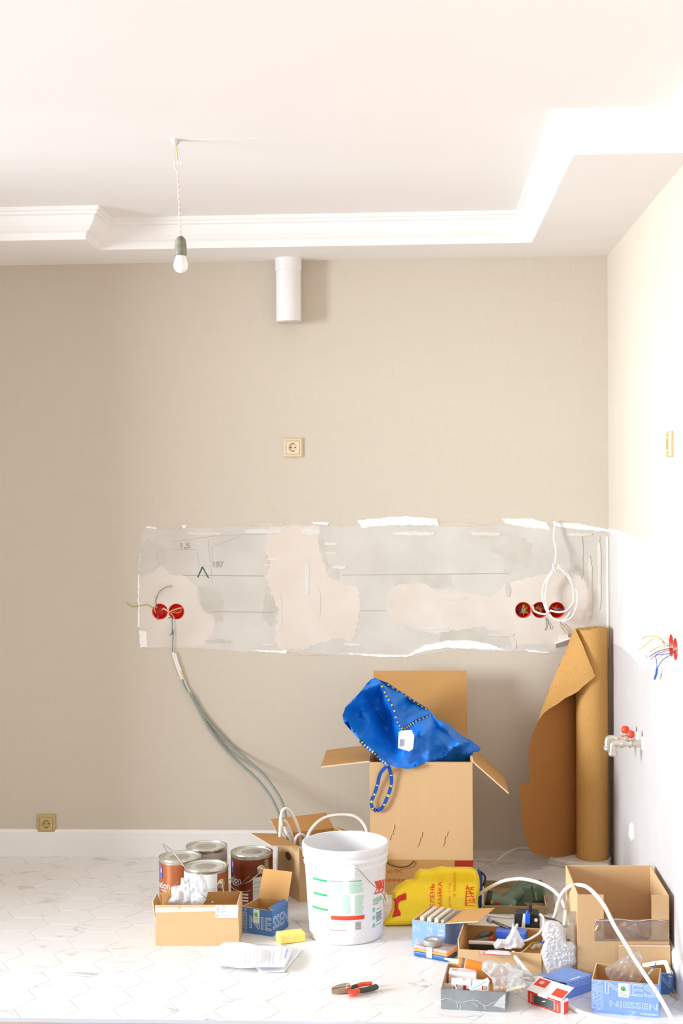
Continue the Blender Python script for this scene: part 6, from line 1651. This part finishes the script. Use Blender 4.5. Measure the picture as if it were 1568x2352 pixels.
o = build('tape', MB().lathe([(.0165, 0), (.031, 0), (.0318, .001), (.0318, .0165), (.031, .0175), (.0165, .0175), (.0165, 0)], 40, caps=False), M('grey_tape', (150, 148, 140), .5), tp, smooth=True); smooth_by_angle(o)
o = build('core', MB().lathe([(.0165, .0005), (.0155, .0005), (.0155, .017), (.0165, .017)], 32, caps=False), M('white_core', (236, 230, 222), .7), tp, smooth=True)

# shallow card tray with the drill
TA, TB = at(1108, 2100, z=0), at(1258, 2100, z=0)
ty = at(1200, 2026, z=.0).y-TA.y
(cx, cy), r_, w_ = place(TA, TB, min(.34, ty)); d_ = min(.34, ty)
OLV = M('olive_card', (150, 128, 88), .85, var=.05, vscale=8)
tt_ = thing('shallow_carton', 'shallow olive brown carton lid on the floor holding the drill', 'box', (cx+.01, cy, 0), R(-2))
hh_ = .03
build('body', carton_body(w_-.01, d_, hh_, .003), [OLV, OLV, KRE], tt_)
build('film_skirt', MB().slab([(w_/2-.004, -d_/2), (w_/2+.03, -d_/2-.02), (w_/2+.035, d_/2-.05), (w_/2-.004, d_/2)], [], .001, lambda u, v, w=0.: Vector((u, v, hh_*(1-(u-w_/2+.004)/.045)+.002-w))), film('tray_skirt', (236, 228, 214), .3), tt_)
DG = M('dark_green_tool', (98, 116, 92), .45, var=.12, vscale=30, bump=.1, bscale=200); DGB = M('tool_black_rubber', (44, 46, 32), .6, var=.2, vscale=40)
d0 = at(1160, 2078, y=cy-.06); dl_ = thing('cordless_drill', 'dark green cordless drill lying in the shallow carton', 'drill', (d0.x, d0.y, .004))
w0 = Vector((d0.x, d0.y, .004))
def dp(px, py, y): return at(px, py, y=y)-w0
yb = cy-.085
a, c = dp(1116, 2066, yb), dp(1196, 2088, yb-.02)
ax = c-a
o = build('motor_body', MB().tube([a, a+ax*.03, a+ax*.1, a+ax*.45, a+ax*.62, a+ax*.75, a+ax*.9, c], [.024, .031, .034, .033, .034, .028, .024, .02], 20), DG, dl_, smooth=True)
build('rear_cap', MB().tube([a-ax*.005, a+ax*.14], [.0345, .0355], 20), DGB, dl_, smooth=True)
build('chuck', MB().tube([a+ax*.82, a+ax*1.05, a+ax*1.2], [.026, .024, .017], 16), DGB, dl_, smooth=True)
build('red_sticker', MB().box(a+ax*.3+Vector((0, -.0345, .002)), (.014, .004, .013)), RED, dl_); build('orange_sticker', MB().box(a+ax*.15+Vector((-.0, -.0345, .006)), (.010, .004, .011)), M('orange_sticker', (222, 150, 50), .5), dl_)
for k in range(4): build('paint_speck', MB().lathe([(.003, 0), (.002, .002)], 7, a+ax*(.62+.07*k)+Vector((0, -.029, .012*math.sin(k*2))), rot=Matrix.Rotation(PI/2, 3, 'X')), M('cream_speck', (236, 222, 190), .7), dl_)
h0, h1 = a+ax*.55+Vector((0, .02, .004)), dp(1205, 2043, cy+.02)
build('handle', MB().tube(cr([h0, h0.lerp(h1, .5)+Vector((0, 0, .004)), h1], 5), [.03, .029, .027, .026, .026, .027, .028, .03, .033, .036, .04][:11], 16), DG, dl_, smooth=True)
tr0 = h0.lerp(h1, .3)
build('trigger', MB().tube([tr0+Vector((-.012, -.02, -.008)), tr0+Vector((.02, -.026, -.014))], [.009, .007], 10), M('red_brown_trigger', (140, 66, 44), .5), dl_, smooth=True)
b0 = dp(1213, 2052, cy+.005)
bt = build('battery', MB().box(b0, (.125, .07, .08), rot=Matrix.Rotation(R(-8), 3, 'Y')), DG, dl_, bevel=.014, seg=4)
build('battery_seam', MB().box(b0+Vector((.016, 0, 0)), (.003, .0715, .0815), rot=Matrix.Rotation(R(-8), 3, 'Y')), DGB, bt, bevel=.014, seg=3)
build('battery_foot', MB().box(b0+Vector((.032, -.004, -.028)), (.05, .066, .03), rot=Matrix.Rotation(R(-8), 3, 'Y')), DGB, bt, bevel=.008)
build('pale_print', MB().box(b0+Vector((.026, -.0365, .0)), (.004, .002, .03), rot=Matrix.Rotation(R(-6), 3, 'Y')), M('pale_tool_print', (170, 176, 160), .6), bt)

# thick white cables
cab('white_cable', 'white cable arching over the drill from behind the yellow bag', [zy(-60, 470, 5.36), zy(40, 415, 5.30), zy(200, 310, 5.2), zy(400, 215, 5.08), zy(600, 180, 5.05), zy(760, 190, 5.02), zy(950, 245, 4.99), zy(1110, 330, 4.96), zy(1230, 450, 4.93), zy(1290, 580, 4.90), zy(1305, 700, 4.88), zy(1290, 840, 4.84)], .0062, CABLE)
c4 = lambda a, c, y: at(1180+a*.24745, 1960+c*.24745, y=y)
cab('white_cable', 'white cable looping over the front of the tall carton and down past the blue carton', [c4(365, 610, 4.93), c4(385, 560, 4.90), c4(410, 460, 4.86), c4(450, 370, 4.80), c4(510, 310, 4.72), c4(590, 292, 4.64), c4(670, 310, 4.54), c4(750, 375, 4.475), c4(840, 490, 4.44), c4(930, 670, 4.41), c4(1040, 850, 4.38), c4(1130, 1000, 4.32), c4(1230, 1150, 4.255), c4(1330, 1300, 4.21), c4(1400, 1420, 4.19), c4(1460, 1530, 4.185), c4(1500, 1600, 4.18)], .0065, CABLE)
c3 = lambda a, c, y: at(920+a*.26786, 1960+c*.26786, y=y)
cab('white_cable', 'white cable running from the tool carton to the red and white box', [c3(965, 850, 4.63), c3(985, 890, 4.60), c3(1030, 950, 4.56), c3(1080, 1010, 4.52), c3(1130, 1065, 4.47), c3(1180, 1095, 4.40), c3(1240, 1110, 4.37)], .0065, CABLE)
cab('white_cable', 'white cable lying on the tiles from the red box to the photo edge', [at(1300, 2306, z=.007), at(1325, 2321, z=.007), at(1355, 2332, z=.007), at(1392, 2340, z=.007), at(1440, 2346, z=.007), at(1500, 2351, z=.007)], .0065, CABLE)
cab('white_strip', 'flat white strip end lying between the foil tray and the red and white box', [c3(1010, 1070, 4.46), c3(1080, 1085, 4.45), c3(1140, 1090, 4.44)], .0045, PTW, 'strip')
cab('white_cable', 'thin white cable across the back of the tool carton', [zy(60, 680, 4.98), zy(200, 705, 4.97), zy(350, 728, 4.96), zy(500, 740, 4.95), zy(590, 738, 4.94)], .004, CABLE)
# fallen wallpaper scrap at the right wall
t0_ = at(1553, 2290, z=0)
sc_ = thing('paper_scrap', 'curled brown scrap lying by the baseboard at the right', 'scrap', (t0_.x-.012, t0_.y, 0))
build('scrap', ribbon(MB(), cr([(-.004, .05, .004), (.004, .03, .01), (-.004, .01, .006), (.002, -.012, .012), (.008, -.03, .005)]), .006, (-.3, -.5, .8), .0008), M('tan_scrap', (190, 156, 100), .8), sc_)
